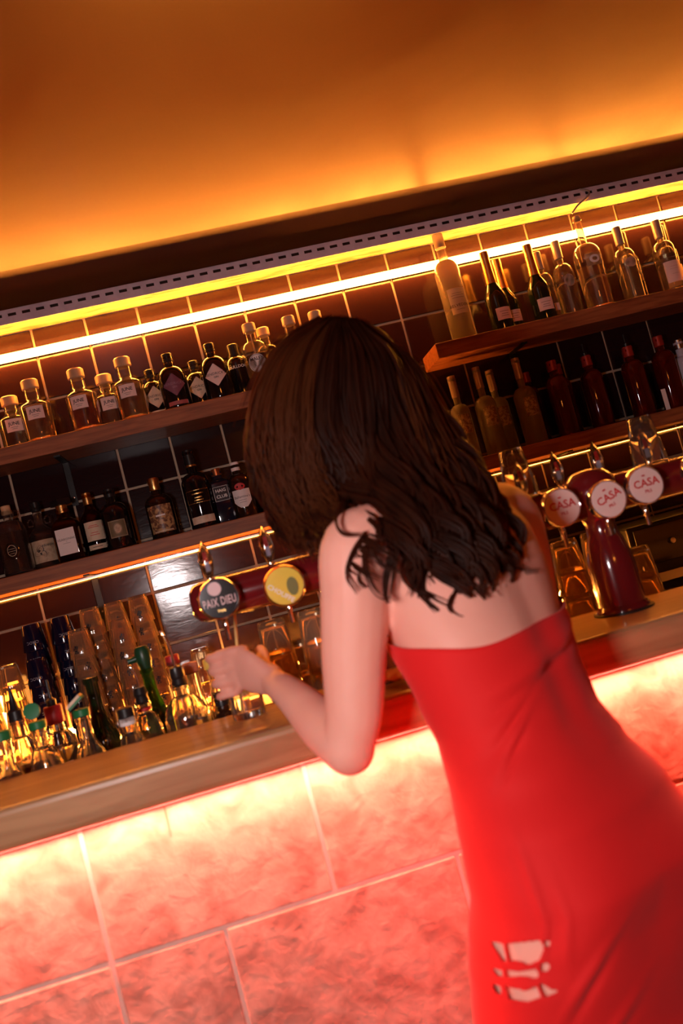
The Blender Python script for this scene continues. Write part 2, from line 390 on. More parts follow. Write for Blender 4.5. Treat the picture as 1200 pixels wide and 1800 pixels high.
# ------------------------------------------------------------------ bottles
_cache = {}
def prof_outer(R, h1, h2, rn, H, sh='round', lip=True):
    p = [(0, 0.0), (R * .86, 0.0), (R * .965, .0025), (R, .008), (R, h1)]
    for i in range(1, 9):
        t = i / 8
        if sh == 'round': r, z = rn + (R - rn) * math.cos(t * PI / 2), h1 + (h2 - h1) * math.sin(t * PI / 2)
        elif sh == 'slope': r, z = R + (rn - R) * (t * t * (3 - 2 * t)), h1 + (h2 - h1) * t
        else: r, z = R + (rn - R) * t, h1 + (h2 - h1) * t ** .6
        p.append((r, z))
    p.append((rn, H - .012))
    if lip: p += [(rn + .0025, H - .011), (rn + .0025, H - .002)]
    p.append((rn, H)); return p
def bottle(name, label, cat, loc, R, h1, h2, rn, H, sh='round', n=2.0, glass=M_GLASS, hollow=True, fill=None, liq=None,
           cap=None, labels=(), group=None, rz=0, seg=32, asp=1.0, extras=()):
    e = empty(name, loc, rz, label, cat, group)
    key = ('g', R, h1, h2, rn, H, sh, n, hollow, asp, glass.name)
    if key not in _cache:
        p = prof_outer(R, h1, h2, rn, H, sh)
        if hollow:
            th = .0028; q = []
            for (r, z) in p[3:-4]: q.append((max(r - th, .004), max(z, .010)))
            inner = [(0, .016), (R * .5, .013), (R * .86, .009)] + q + [(max(rn - th, .004), H)]
            p = p + inner[::-1]
            _cache[key + ('i',)] = inner
        else: p = p + [(0, H)]
        _cache[key] = lathe('glass_body', p, seg, n, asp=asp)
    gb = link('glass_body', _cache[key], glass, e)
    if fill and liq and hollow:
        k2 = key + ('l', fill, liq.name)
        if k2 not in _cache:
            inner = _cache[key + ('i',)]; p = []
            for (r, z) in inner:
                if z < fill: p.append((max(0, r - .0006), z + .0006))
            p.append((p[-1][0], fill)); p.append((0, fill)); _cache[k2] = lathe('liquid', p, seg, n, asp=asp)
        link('liquid', _cache[k2], liq, e)
    if cap:
        for (cn, prof, cm, cseg) in cap:
            kk = ('c', cn, tuple(prof), cm.name)
            if kk not in _cache: _cache[kk] = lathe(cn, prof, cseg)
            link(cn, _cache[kk], cm, e)
    flat = n > 3
    for L in labels:
        lm = L['mat']; RR = (R * asp if flat else R) + .0008
        kk = ('p', L.get('shape', 'rect'), L['w'], L['h'], RR, L['z'], flat, L.get('du', 0), lm.name)
        if kk not in _cache: _cache[kk] = patch_mesh(L.get('shape', 'rect'), L['w'], L['h'], RR, L['z'], flat, L.get('du', 0))
        lo = link(L.get('name', 'label'), _cache[kk], lm, e)
        for t in L.get('text', ()):
            s, size, dz, tm = t[:4]; rot = t[4] if len(t) > 4 else 0; du = (t[5] if len(t) > 5 else 0) + L.get('du', 0)
            k3 = ('t', s, size, RR, L['z'] + dz, flat, tm.name, rot, du)
            if k3 not in _cache: _cache[k3] = text_mesh(s, size, RR + .0005, L['z'] + dz, du, flat, rot)
            link('lettering', _cache[k3], tm, lo)
        for (mn, fn, mm) in L.get('marks', ()):
            link(mn, fn(RR + .0006, L['z'], flat), mm, lo)
    for (xn, me, mm) in extras: link(xn, me, mm, e)
    return e
def cap_cyl(r, z0, z1, m, name='cap', bev=.0015, seg=24):
    return (name, [(0, z0), (r - bev, z0), (r, z0 + bev), (r, z1 - bev), (r - bev, z1), (0, z1)], m, seg)
def lines_mark(rows, wd, th=.0012):
    def fn(R, z, flat):
        V, Fc = [], []
        for (dz, k) in rows:
            for i in range(9):
                u = wd * k * (i / 8 - .5); V += [wrap(u, z + dz - th / 2, R, flat), wrap(u, z + dz + th / 2, R, flat)]
            b = len(V) - 18; Fc += [(b + 2 * i, b + 2 * i + 2, b + 2 * i + 3, b + 2 * i + 1) for i in range(8)]
        return mesh('print_lines', V, Fc)
    return fn
def ring_mark(r0, r1, sx=1.0):
    def fn(R, z, flat):
        V, Fc = [], []
        for i in range(28):
            a = 2 * PI * i / 28; V += [wrap(sx * r0 * math.cos(a), z + r0 * math.sin(a), R, flat), wrap(sx * r1 * math.cos(a), z + r1 * math.sin(a), R, flat)]
        return mesh('print_ring', V, [(2 * i, 2 * i + 1, (2 * i + 3) % 56, (2 * i + 2) % 56) for i in range(28)])
    return fn
def frame_mark(wd, h, t=.0012):
    def fn(R, z, flat):
        V, Fc = [], []
        pts = []
        for (a, b, n) in (((-1, -1), (1, -1), 8), ((1, -1), (1, 1), 4), ((1, 1), (-1, 1), 8), ((-1, 1), (-1, -1), 4)):
            for i in range(n): pts.append((a[0] + (b[0] - a[0]) * i / n, a[1] + (b[1] - a[1]) * i / n))
        for (p, q) in pts:
            V += [wrap(p * wd / 2, z + q * h / 2, R, flat), wrap(p * (wd / 2 - t), z + q * (h / 2 - t), R, flat)]
        m = len(pts); return mesh('print_frame', V, [(2 * i, 2 * ((i + 1) % m), 2 * ((i + 1) % m) + 1, 2 * i + 1) for i in range(m)])
    return fn
def tentacle_mark(R, z, flat):
    V, Fc = [], []
    def stroke(P, wd):
        b = len(V)
        for i, (u, v, t) in enumerate(P): V.extend([wrap(u - t, v, R, flat), wrap(u + t, v + t * .4, R, flat)])
        Fc.extend([(b + 2 * i, b + 2 * i + 2, b + 2 * i + 3, b + 2 * i + 1) for i in range(len(P) - 1)])
    for k in range(7):
        a0 = -PI * .95 + k * PI * .3; P = []
        for i in range(16):
            t = i / 15; a = a0 + 1.8 * t * (1 if k % 2 else -1); rr = .004 + .024 * t
            P.append((-.008 + rr * math.cos(a), z - .002 + rr * .9 * math.sin(a), .0022 * (1 - .8 * t)))
        stroke(P, 0)
    return mesh('print_drawing', V, Fc)

SY = -.125
UZ, UZR, LZ = UP_T + .0003, UP_T + .0123, LO_T + .0003
# --- upper shelf, squat clear gin bottles
G1 = 'squat clear gin bottles with wooden caps'
def june(x, H, y, liq, label, fillf=.55, rz=0):
    h1 = H * .56; h2 = H * .70; R = .0555
    cp = [cap_cyl(.030, H - .036, H, M_WOODCAP, 'cap', .004)]
    lb = [dict(shape='rect', w=.060, h=.047, z=H * .43, mat=M_PAPERP, text=[('JUNE', .0175, .005, M_INK)], marks=[('print_lines', lines_mark([(-.008, .5), (-.014, .35)], .05), M_INK)])]
    bottle('gin_bottle', label, 'bottle', (x, y, UZ), R, h1, h2, .025, H - .02, 'slope', glass=M_GLASS, fill=H * fillf, liq=liq, cap=cp, labels=lb, group=G1, rz=rz)
june(-.322, .207, -.082, M_LIQ_PALE, 'small clear gin bottle with pale pink label nearest the frame edge, upper shelf', .5, .15)
june(-.226, .230, -.155, M_LIQ_PALE, 'tall clear gin bottle second from the frame edge on the upper shelf', .5, .1)
june(-.062, .232, -.155, M_LIQ_PINK, 'clear gin bottle holding pink spirit on the upper shelf', .50, -.1)
june(.022, .210, -.078, M_LIQ_PALE, 'small clear gin bottle just right of the pink one, half behind its neighbour', .45, .1)
june(.108, .236, -.155, M_LIQ_PALE, 'tallest clear gin bottle beside the dark apothecary bottles', .45, -.05)
# --- dark apothecary bottles with diamond labels
G2 = 'dark apothecary bottles with diamond labels'
def hend(x, y, H, R, lmat, label, rz=0, txt=M_INK, band=None):
    cp = [cap_cyl(.0205, H - .032, H, M_BLKPL, 'cap', .002), cap_cyl(.018, H - .040, H - .032, M_GOLD, 'collar', .001)]
    lb = [dict(shape='diamond', w=.088, h=.082, z=H * .40, mat=lmat, text=[("HENDRICK'S", .0135, .004, txt), ('GIN', .010, -.009, txt)])]
    if band: lb.append(dict(shape='rect', w=.075, h=.014, z=.018, mat=band, name='band'))
    bottle('apothecary_bottle', label, 'bottle', (x, y, UZ), R, H * .55, H * .76, .018, H - .01, 'round', glass=M_BLACKG, hollow=False, cap=cp, labels=lb, group=G2, rz=rz)
hend(.190, -.085, .188, .042, M_CREAM, 'small dark apothecary bottle with cream diamond label and a pale band', .1, M_INK, M_CREAM)
hend(.268, -.160, .212, .052, M_PURPLE, 'dark apothecary bottle with a plum coloured diamond label', .05, mat('lilac_ink', (.35, .2, .28), .5), mat('rose_band', (.35, .1, .1), .5))
hend(.354, -.075, .187, .048, M_CREAM, 'dark apothecary bottle with yellowish diamond label standing at the shelf edge', .0)
hend(.425, -.162, .214, .051, M_PAPERP, 'tall dark apothecary bottle with a pale pink diamond label', -.05)
lb = [dict(shape='rect', w=.070, h=.016, z=.118, mat=M_BLACKG, text=[('BULLDOG', .0155, 0, M_INKWH)])]
bottle('gin_bottle', 'black gin bottle with spiked collar and white lettering', 'bottle', (.514, -.082, UZ), .046, .125, .165, .019, .205, 'round', glass=M_BLACKG, hollow=False,
       cap=[cap_cyl(.023, .170, .213, M_BLKPL, 'cap', .002), ('collar', [(0, .162), (.026, .162), (.026, .172), (0, .172)], M_BLKMET, 14)], labels=lb)
def malfy(x, y, label, rz=0):
    lb = [dict(shape='disc', w=.068, h=.068, z=.095, mat=M_PAPER, text=[('MALFY', .017, .016, M_INK)], marks=[('print_ring', ring_mark(.030, .0315), M_INK), ('print_ring', ring_mark(.012, .0128), M_INK)])]
    bottle('gin_bottle', label, 'bottle', (x, y, UZ), .0495, .150, .185, .022, .238, 'round', glass=M_GLASS, fill=.13, liq=M_LIQ_PALE,
           cap=[cap_cyl(.025, .222, .256, M_WOODCAP, 'cap', .003)], labels=lb, group='gin bottles with round labels', rz=rz)
malfy(.586, -.160, 'clear gin bottle with round white label and wooden stopper beside the hair', -.1)
malfy(.642, -.065, 'clear gin bottle with wooden stopper, half hidden behind the one with round label', .1)
malfy(.738, -.14, 'clear bottle whose stopper just shows over the woman\'s hair', 0)
malfy(.842, -.13, 'clear bottle almost wholly hidden by the top of the woman\'s head', 0)

# --- lower shelf, dark spirits
def lo(x, y, *a, **k): pass
def torus_handle(zc, x, r=.010, t=.0028):
    pts = [(x + r * math.cos(a), 0, zc + r * 1.3 * math.sin(a)) for a in np.linspace(0, 2 * PI, 18)]
    return tube('ring_handle', pts, t, 6, cap=False)
bottle('rum_bottle', 'clear round-shouldered bottle of dark rum with cork stopper, first on lower shelf', 'bottle', (-.407, -.155, LZ), .053, .145, .195, .016, .232, 'round', glass=M_GLASS, fill=.150, liq=M_LIQ_DRK,
       cap=[cap_cyl(.0165, .218, .250, M_CORK, 'cork')], labels=[dict(shape='disc', w=.05, h=.06, z=.085, mat=M_DARKBR, marks=[('print_ring', ring_mark(.018, .020, .8), M_TAN), ('print_lines', lines_mark([(.006, .5), (-.002, .6), (-.010, .4)], .045), M_TAN)])],
       extras=[('ring_handle', torus_handle(.214, .028, .009), M_GLASS)])
bottle('rum_bottle', 'rum bottle with two glass neck rings and an octopus drawn on a tan label', 'bottle', (-.320, -.092, LZ), .050, .118, .170, .016, .228, 'slope', glass=M_GLASS, fill=.14, liq=M_LIQ_DRK,
       cap=[cap_cyl(.0175, .212, .247, M_BLKPL, 'cap')], labels=[dict(w=.092, h=.080, z=.064, mat=M_TAN, marks=[('print_drawing', tentacle_mark, M_INK)], text=[('KRAKEN', .011, .018, M_INK, 0, .022)])],
       extras=[('ring_handle', torus_handle(.176, .030), M_GLASS), ('ring_handle', torus_handle(.176, -.030), M_GLASS)])
bottle('liqueur_bottle', 'square liqueur bottle with a bright white label and a flat black cap', 'bottle', (-.222, -.155, LZ), .047, .128, .160, .020, .190, 'flat', n=6, glass=M_AMBERG, fill=.15, liq=M_LIQ_DRK, asp=.8,
       cap=[('cap', [(0, .205), (.036, .205), (.037, .207), (.037, .223), (.035, .226), (0, .226)], M_BLKPL, 4), cap_cyl(.020, .175, .205, M_GOLD, 'collar')],
       labels=[dict(w=.066, h=.092, z=.072, mat=M_PAPER, text=[('DISARONNO', .0115, .008, M_INK)], marks=[('print_ring', ring_mark(.0, .001), M_INK), ('print_lines', lines_mark([(-.006, .45)], .06, .0008), M_INK)])], rz=-.08)
bottle('rum_bottle', 'amber rum bottle with tall cream label between the white-labelled and the portrait bottle', 'bottle', (-.137, -.100, LZ), .041, .135, .185, .015, .228, 'slope', glass=M_AMBERG, fill=.16, liq=M_LIQ_AMB,
       cap=[cap_cyl(.0165, .190, .235, M_GOLD, 'cap')], labels=[dict(w=.068, h=.070, z=.090, mat=M_CREAM, marks=[('print_lines', lines_mark([(.020, .6), (.014, .8), (-.006, .5), (-.014, .7)], .05, .002), M_INKRED)]), dict(w=.068, h=.018, z=.032, mat=M_CREAM, name='band', marks=[('print_lines', lines_mark([(0, .7)], .05, .002), M_INK)])], rz=.1)
bottle('rum_bottle', 'near-black rum bottle with a framed portrait label', 'bottle', (-.050, -.150, LZ), .051, .125, .170, .018, .215, 'round', glass=M_BLACKG, hollow=False,
       cap=[cap_cyl(.020, .190, .222, M_BLKPL, 'cap')], labels=[dict(w=.064, h=.062, z=.072, mat=mat('olive_paper', (.16, .12, .06), .6), marks=[('print_frame', frame_mark(.060, .058), M_TAN), ('print_ring', ring_mark(.0, .016, .8), M_TAN), ('print_ring', ring_mark(.018, .019, .8), M_TAN)])], rz=.12)
bottle('tequila_bottle', 'brown bottle with patterned foil label standing alone mid shelf', 'bottle', (.108, -.12, LZ), .050, .130, .165, .017, .222, 'round', glass=M_DARKBR, hollow=False,
       cap=[('cap', [(0, .180), (.019, .180), (.021, .184), (.019, .200), (.022, .218), (.020, .226), (0, .226)], M_GOLD, 20)],
       labels=[dict(w=.098, h=.100, z=.072, mat=mat('patterned_foil', (.50, .30, .13), .35, noise=((.12, .05, .03), 75, 5, .42, .58)), marks=[('print_lines', lines_mark([(.012, .5)], .07, .006), M_INKWH), ('print_lines', lines_mark([(-.045, .9)], .08, .003), M_CREAM)])])
bottle('whisky_bottle', 'tall near-black whisky bottle with a pale band low down', 'bottle', (.254, -.150, LZ), .050, .165, .205, .018, .285, 'round', glass=M_BLACKG, hollow=False,
       cap=[cap_cyl(.0195, .235, .292, M_BLKPL, 'cap'), cap_cyl(.0205, .228, .236, M_GOLD, 'collar')], labels=[dict(w=.094, h=.026, z=.030, mat=M_CREAM, name='band'), dict(w=.098, h=.050, z=.115, mat=M_BLACKG, marks=[('print_frame', frame_mark(.090, .048, .002), M_GOLD), ('print_lines', lines_mark([(.01, .6), (-.004, .4), (-.014, .5)], .07, .004), M_GOLD)])])
bottle('whisky_bottle', 'square dark blue-black whisky bottle with white framed lettering', 'bottle', (.337, -.090, LZ), .042, .150, .170, .016, .200, 'flat', n=7, glass=mat('navy_glass', (.008, .010, .022), .05, coat=.7), hollow=False, asp=.75,
       cap=[cap_cyl(.0185, .182, .209, mat('copper_cap', (.6, .2, .08), .3, metal=.9), 'cap')], labels=[dict(w=.056, h=.056, z=.112, mat=mat('navy_print', (.010, .012, .026), .2), text=[('HAIG', .0165, .011, M_INKWH), ('CLUB', .0165, -.011, M_INKWH)], marks=[('print_frame', frame_mark(.054, .054), M_INKWH)])])
bottle('whisky_bottle', 'brown whisky bottle with white cap, red crest and white shield label', 'bottle', (.408, -.145, LZ), .042, .130, .165, .015, .200, 'round', glass=M_DARKBR, hollow=False,
       cap=[cap_cyl(.0165, .176, .209, M_PAPER, 'cap')], labels=[dict(shape='shield', w=.070, h=.066, z=.070, mat=M_PAPER, text=[("Ballantine's", .0125, .006, M_INK)], marks=[('print_lines', lines_mark([(-.006, .6), (-.014, .5)], .05, .001), M_INK)]), dict(shape='disc', w=.040, h=.026, z=.114, mat=M_INKRED, name='crest')], rz=-.05)
bottle('liqueur_bottle', 'cut-glass bottle with gold stopper just left of the woman\'s hair, lower shelf', 'bottle', (.486, -.090, LZ), .045, .12, .155, .016, .205, 'round', glass=M_AMBERG, fill=.11, liq=M_LIQ_AMB, cap=[('stopper', [(0, .19), (.015, .19), (.018, .205), (.016, .224), (0, .228)], M_GOLD, 10)],
       labels=[dict(shape='disc', w=.044, h=.05, z=.115, mat=mat('lilac_foil', (.5, .42, .55), .25, metal=.6, noise=((.2, .1, .2), 90, 4, .4, .6)))])

# --- upper shelf on the champagne side
bottle('vodka_bottle', 'very tall frosted vodka bottle glowing at the cut end of the shelf', 'bottle', (1.392, -.12, UZR), .049, .275, .330, .0185, .430, 'round', glass=M_FROST, hollow=False,
       cap=[cap_cyl(.0215, .382, .438, M_FROST2, 'cap')], labels=[dict(w=.075, h=.10, z=.155, mat=mat('frost_print', (.62, .50, .34), .5, trans=.4), text=[('BELVEDERE', .0155, -.018, M_INK)], marks=[('print_lines', lines_mark([(.03, .7), (.022, .9), (.012, .8), (-.034, .6)], .06, .0016), mat('grey_ink', (.25, .2, .15), .5))])])
G3 = 'dark champagne bottles with gold foil necks'
def champ(x, y, H, label, rz=0):
    bottle('champagne_bottle', label, 'bottle', (x, y, UZR), .0435, H * .40, H * .68, .0150, H - .008, 'slope', glass=M_GREENG, hollow=False,
           cap=[('foil', [(0, H * .62), (.0222, H * .60), (.0195, H * .70), (.0172, H * .90), (.0185, H * .93), (.0175, H), (0, H + .002)], M_GOLD, 20)],
           labels=[dict(w=.066, h=.048, z=H * .20, mat=M_PAPERP, marks=[('print_lines', lines_mark([(.008, .7), (-.002, .5), (-.010, .6)], .055, .0016), mat('brown_ink', (.2, .1, .06), .5))]), dict(w=.05, h=.012, z=H * .545, mat=M_REDCAP, name='neck_band')][:1], group=G3, rz=rz)
champ(1.546, -.140, .325, 'champagne bottle nearest the tall frosted bottle', .1)
champ(1.614, -.075, .305, 'champagne bottle standing behind the gap between its two neighbours', .0)
champ(1.722, -.145, .315, 'champagne bottle beside the clear vodka bottles', -.05)
G4 = 'tall clear vodka bottles on the upper shelf'
def vodka(x, y, H, R, label, lab=None, cork=False, text=None, rz=0):
    cp = [cap_cyl(.0175, H - .075, H, M_CORK if cork else mat('smoke_foil', (.42, .34, .28), .35, metal=.3), 'cap', .002)] if not cork else [cap_cyl(.0145, H - .02, H + .004, M_WOODCAP, 'cork'), ]
    lb = []
    if lab: lb.append(lab)
    bottle('vodka_bottle', label, 'bottle', (x, y, UZR), R, H * .56, H * .70, .0145, H - .004, 'round', glass=M_GLASS, fill=H * .5, liq=M_LIQ_PALE, cap=cp, labels=lb, group=G4, rz=rz)
vodka(1.785, -.072, .300, .040, 'clear vodka bottle half behind a champagne bottle', dict(w=.05, h=.03, z=.06, mat=M_PAPERP))
vodka(1.869, -.082, .325, .042, 'clear vodka bottle just left of the tallest clear bottle', dict(shape='disc', w=.045, h=.05, z=.15, mat=mat('print_haze', (.55, .40, .34), .4, trans=.5)))
vodka(1.952, -.148, .380, .055, 'tallest clear bottle with corked neck and painted geese', dict(shape='rect', w=.07, h=.05, z=.19, mat=mat('goose_print', (.42, .28, .16), .4, trans=.6), text=[('GREY GOOSE', .0125, .010, M_INKWH)], marks=[('print_ring', ring_mark(.008, .016, 1.3), M_INKWH)]), cork=True)
vodka(2.103, -.145, .308, .044, 'clear vodka bottle second from the pink-labelled one', dict(shape='disc', w=.05, h=.04, z=.15, mat=mat('print_haze2', (.62, .42, .36), .4, trans=.4)))
vodka(2.160, -.070, .302, .042, 'clear vodka bottle in the back, between two clear ones', dict(w=.05, h=.03, z=.10, mat=M_PAPERP))
vodka(2.270, -.148, .300, .045, 'clear bottle with large pale label near the frame edge', dict(w=.078, h=.085, z=.075, mat=M_PAPERP, marks=[('print_lines', lines_mark([(.02, .6), (.01, .7), (-.01, .5)], .06, .001), M_TAN)]))
vodka(2.330, -.068, .298, .045, 'last clear bottle on the upper shelf, cut by the frame edge', dict(w=.078, h=.085, z=.075, mat=M_PAPERP))

# --- lower shelf on the same side: slim frosted and dark red bottles
G5 = 'slim frosted vodka bottles on the lower shelf'
def slim(x, y, H, R, label, tint=M_FROST2):
    lb = [dict(w=.05, h=.075, z=H * .42, mat=mat('etched_print', (.62, .50, .40), .45, trans=.35, noise=((.25, .18, .14), 120, 6, .46, .54)))]
    bottle('slim_bottle', label, 'bottle', (x, y, LZ), R, H * .55, H * .66, .0135, H - .01, 'round', glass=tint, hollow=False,
           cap=[cap_cyl(.0155, H - .085, H, mat('pewter_foil', (.50, .38, .36), .35, metal=.5), 'cap')], labels=lb, group=G5)
slim(1.292, -.13, .335, .037, 'slim frosted bottle closest to the woman\'s hair')
slim(1.390, -.145, .345, .041, 'slim frosted bottle second from the woman\'s hair')
slim(1.462, -.080, .333, .041, 'slim frosted bottle set back between two others')
slim(1.548, -.155, .342, .043, 'slim frosted bottle beside the first red-capped bottle')
G6 = 'dark red bottles with red caps'
def redb(x, y, H, R, label, pourer=False, rz=0):
    hh = H - (.05 if pourer else 0)
    cp = [cap_cyl(.0205, hh - .042, hh, M_REDCAP, 'cap', .002)]
    if pourer: cp.append(('pourer', [(0, hh), (.010, hh), (.011, hh + .012), (.004, hh + .016), (.003, hh + .05), (0, hh + .05)], M_BLKPL, 12))
    bottle('red_bottle', label, 'bottle', (x, y, LZ), R, hh * .66, hh * .80, .0165, hh - .01, 'round', n=2.6, glass=M_REDG, fill=hh * .55, liq=M_LIQ_DRK, cap=cp,
           group=G6, rz=rz, seg=24)
redb(1.606, -.065, .292, .035, 'dark red bottle next to the slim frosted bottles')
redb(1.688, -.150, .300, .039, 'dark red bottle, front one of a close pair')
redb(1.742, -.065, .294, .037, 'dark red bottle, rear one of a close pair')
redb(1.845, -.12, .342, .041, 'dark red bottle with a black pourer standing alone', True)
redb(2.006, -.150, .335, .041, 'dark red bottle with pourer, left of a bottle with a white tag', True)
redb(2.054, -.055, .284, .038, 'dark red bottle pushed back against the tiles')
redb(2.146, -.140, .298, .042, 'dark red bottle with bright amber edges and a white tag beside it')
bottle('pale_bottle', 'pale blue-white bottle cut by the frame edge on the lower shelf', 'bottle', (2.238, -.12, LZ), .037, .16, .20, .0165, .26, 'round', glass=mat('milk_glass', (.5, .5, .6), .2), hollow=False, cap=[cap_cyl(.019, .23, .268, M_STEEL, 'cap')])
o = link('paper_tag', box('paper_tag', 2.076, 2.094, -.185, -.183, LZ, LZ + .085), M_PAPER); tag(o, 'small white paper tag standing on the lower shelf among red bottles', 'tag')

# ------------------------------------------------------------------ stacked glasses on the back counter
def tumbler_profile(rb, rt, h, th=.0026, base=.010):
    "upturned: open rim (rb) below, closed base (rt) above"
    return [(rb - th, 0), (rb, 0), (rb + .0004, .003), (rt + .001, h - .006), (rt - .002, h), (rt - .008, h + .0005), (0, h - .002),
            ][0:7] + [(0, h - base), (rt - th - .003, h - base), (rt - th, h - base - .003), (rb - th, .0)]
def rt_at(k): return k
TUM = lathe('tumbler', tumbler_profile(.0418, .0305, .095), 72, rib=.016, ribn=18)
TUMC = lathe('dark_cup', tumbler_profile(.0422, .0312, .092), 32)
ORD = ['topmost', 'second from top', 'third from top', 'fourth from top', 'fifth from top', 'sixth from top', 'seventh from top', 'eighth from top']
CZ = .9653; STEP = .0585
lion = None
def stack(x, y, n, me, m, name, desc, cat, grp, text=None, top_dark=False, step=STEP, z=CZ, rim=.0415):
    for k in range(n):
        o = link(name, me, m, None, (x + random.uniform(-.0002, .0002), y + random.uniform(-.0002, .0002), z + k * step), (0, 0, random.uniform(-.3, .3)))
        tag(o, f'{desc}, {ORD[n - 1 - k]}', cat, grp)
        if text == 'word':
            R = .0387; link('lettering', _cw, mat('grey_ink2', (.34, .32, .36), .5), o, (0, 0, 0), (0, 0, random.uniform(-.1, .5)))
        if text == 'crest':
            link('printed_crest', _cr, M_INK, o, (0, 0, 0), (0, 0, random.uniform(-.1, .2)))
v, f = text_vf('CIROC', .0135)
_cw = mesh('lettering', [wrap(-a, .030 - b, .0404, False) for a, b, _ in v], f)
def crest():
    V, Fc = [], []
    def quad(pts):
        k = len(V); V.extend([wrap(a, b + .030, .0408, False) for a, b in pts]); Fc.append((k, k + 1, k + 2, k + 3))
    for (a, b, c, d) in ((-.004, -.008, .004, -.002), (-.006, .000, .006, .003), (-.003, .004, .003, .012), (-.008, -.004, -.005, .006), (.005, .002, .008, .010), (-.006, -.014, -.001, -.009), (.002, -.014, .007, -.009)):
        quad([(a, b), (c, b), (c + .001, d), (a + .001, d)])
    return mesh('printed_crest', V, Fc)
_cr = crest()
GC, GB = 'stacked upturned ribbed tumblers', 'stacked upturned blue-black cups'
stack(-.200, -.25, 7, TUM, M_RIBG, 'tumbler', 'ribbed clear tumbler in the stack nearest the dark cups', 'glass', GC, 'crest')
stack(-.128, -.17, 7, TUM, M_RIBG, 'tumbler', 'ribbed clear tumbler in the middle stack', 'glass', GC, 'crest')
stack(-.038, -.20, 7, TUM, M_RIBG, 'tumbler', 'ribbed clear tumbler in the stack against the bright tile', 'glass', GC, 'crest')
stack(-.106, -.29, 6, TUM, M_RIBG, 'tumbler', 'ribbed clear tumbler in the shorter stack set forward', 'glass', GC, 'crest')
stack(-.235, -.345, 6, TUM, M_RIBG, 'tumbler', 'ribbed clear tumbler in the front stack touching the dark cups', 'glass', GC, 'crest')
stack(-.410, -.19, 7, TUMC, M_BLUEB, 'dark_cup', 'blue-black cup in the tall stack nearest the frame edge', 'cup', GB, 'word')
stack(-.312, -.19, 7, TUMC, M_BLUEB, 'dark_cup', 'blue-black cup in the tall stack nearest the clear tumblers', 'cup', GB, 'word')
stack(-.222, -.12, 7, TUMC, M_BLUEB, 'dark_cup', 'blue-black cup in the stack behind the clear tumblers', 'cup', GB, 'word')
stack(-.395, -.30, 5, TUMC, M_BLUEB, 'dark_cup', 'blue-black cup in the short front stack', 'cup', GB, 'word')
stack(-.515, -.20, 5, TUM, M_RIBG, 'tumbler', 'brightly lit ribbed tumbler at the frame edge beside dark cups', 'glass', GC)
stack(-.610, -.17, 5, TUM, M_RIBG, 'tumbler', 'brightly lit ribbed tumbler cut by the frame edge', 'glass', GC)
stack(.125, -.20, 3, TUM, M_RIBG, 'tumbler', 'ribbed tumbler in the low stack left of the hand', 'glass', GC)
stack(.034, -.125, 2, TUM, M_RIBG, 'tumbler', 'ribbed tumbler in the low pair behind the pourer bottles', 'glass', GC)
stack(.238, -.158, 2, TUM, M_RIBG, 'tumbler', 'ribbed tumbler in the low pair behind the hand', 'glass', GC)

# two small glowing lamps, added to light the glass stacks
def fill_lamp(x, y, h, r, strength, label):
    e = empty('fill_lamp', (x, y, CZ), 0, label, 'lamp', 'added fill lamps on the back counter')
    link('base', lathe('base', [(0, 0), (r * .8, 0), (r * .8, .010), (r * .3, .016), (0, .016)], 20), M_BLKMET, e)
    link('shade', lathe('shade', [(0, .016), (r * .9, .016), (r, .022), (r, h - .006), (r * .9, h), (0, h)], 24), mat('fill_glow_%d' % int(strength), (1, .8, .5), .5, emis=(1.0, .40, .075), estr=strength), e)
fill_lamp(-.562, -.088, .27, .032, 16.0, 'added amber fill lamp behind the tumblers at the frame edge')
fill_lamp(.168, -.095, .15, .028, 20.0, 'short added amber fill lamp behind the low stack of tumblers')

# larger glasses on the ledge behind the bar
BEER = lathe('beer_glass', tumbler_profile(.0405, .0300, .128, .003, .016), 32)
GZ = .9453
GD = 'stacked upturned beer glasses on the ledge'
for (x, y, n, d) in ((.360, -1.338, 4, 'upturned beer glass in the ledge stack nearest the hand'), (.452, -1.34, 4, 'upturned beer glass in the ledge stack beside the upper arm'), (.407, -1.266, 3, 'upturned beer glass in the short rear stack behind the hand'),
                     (1.075, -1.33, 4, 'upturned beer glass in the ledge stack left of the tap column'), (.985, -1.33, 4, 'upturned beer glass in the ledge stack behind the woman\'s back'), (1.165, -1.30, 4, 'upturned beer glass in the ledge stack behind the tap column'), (1.26, -1.30, 3, 'upturned beer glass in the ledge stack right of the tap column')):
    stack(x, y, n, BEER, M_RIBG, 'beer_glass', d, 'glass', GD, None, step=.064, z=GZ)

# dark machine on the back counter
e = empty('bar_machine', (1.93, -.27, CZ), 0, 'black boxy machine on the back counter under the red bottles', 'machine')
link('body', box('body', -.27, .27, -.17, .20, .02, .235, .008), M_BLKPL, e)
link('front_panel', box('front_panel', -.25, .25, -.176, -.170, .09, .22, .002), mat('smoked_panel', (.02, .016, .018), .12, coat=.6), e)
link('drip_tray', box('drip_tray', -.24, .24, -.20, -.17, .025, .06, .002), M_STEEL, e)
for sx in (-.22, .22):
    for sy in (-.13, .16): link('foot', lathe('foot', [(0, 0), (.014, 0), (.012, .02), (0, .02)], 12), M_BLKPL, e, (sx, sy, 0))
for sx in (-.12, 0, .12): link('knob', lathe('knob', [(0, 0), (.012, 0), (.010, .012), (0, .013)], 14), M_STEEL, e, (sx, -.176, .155), (PI / 2, 0, 0))

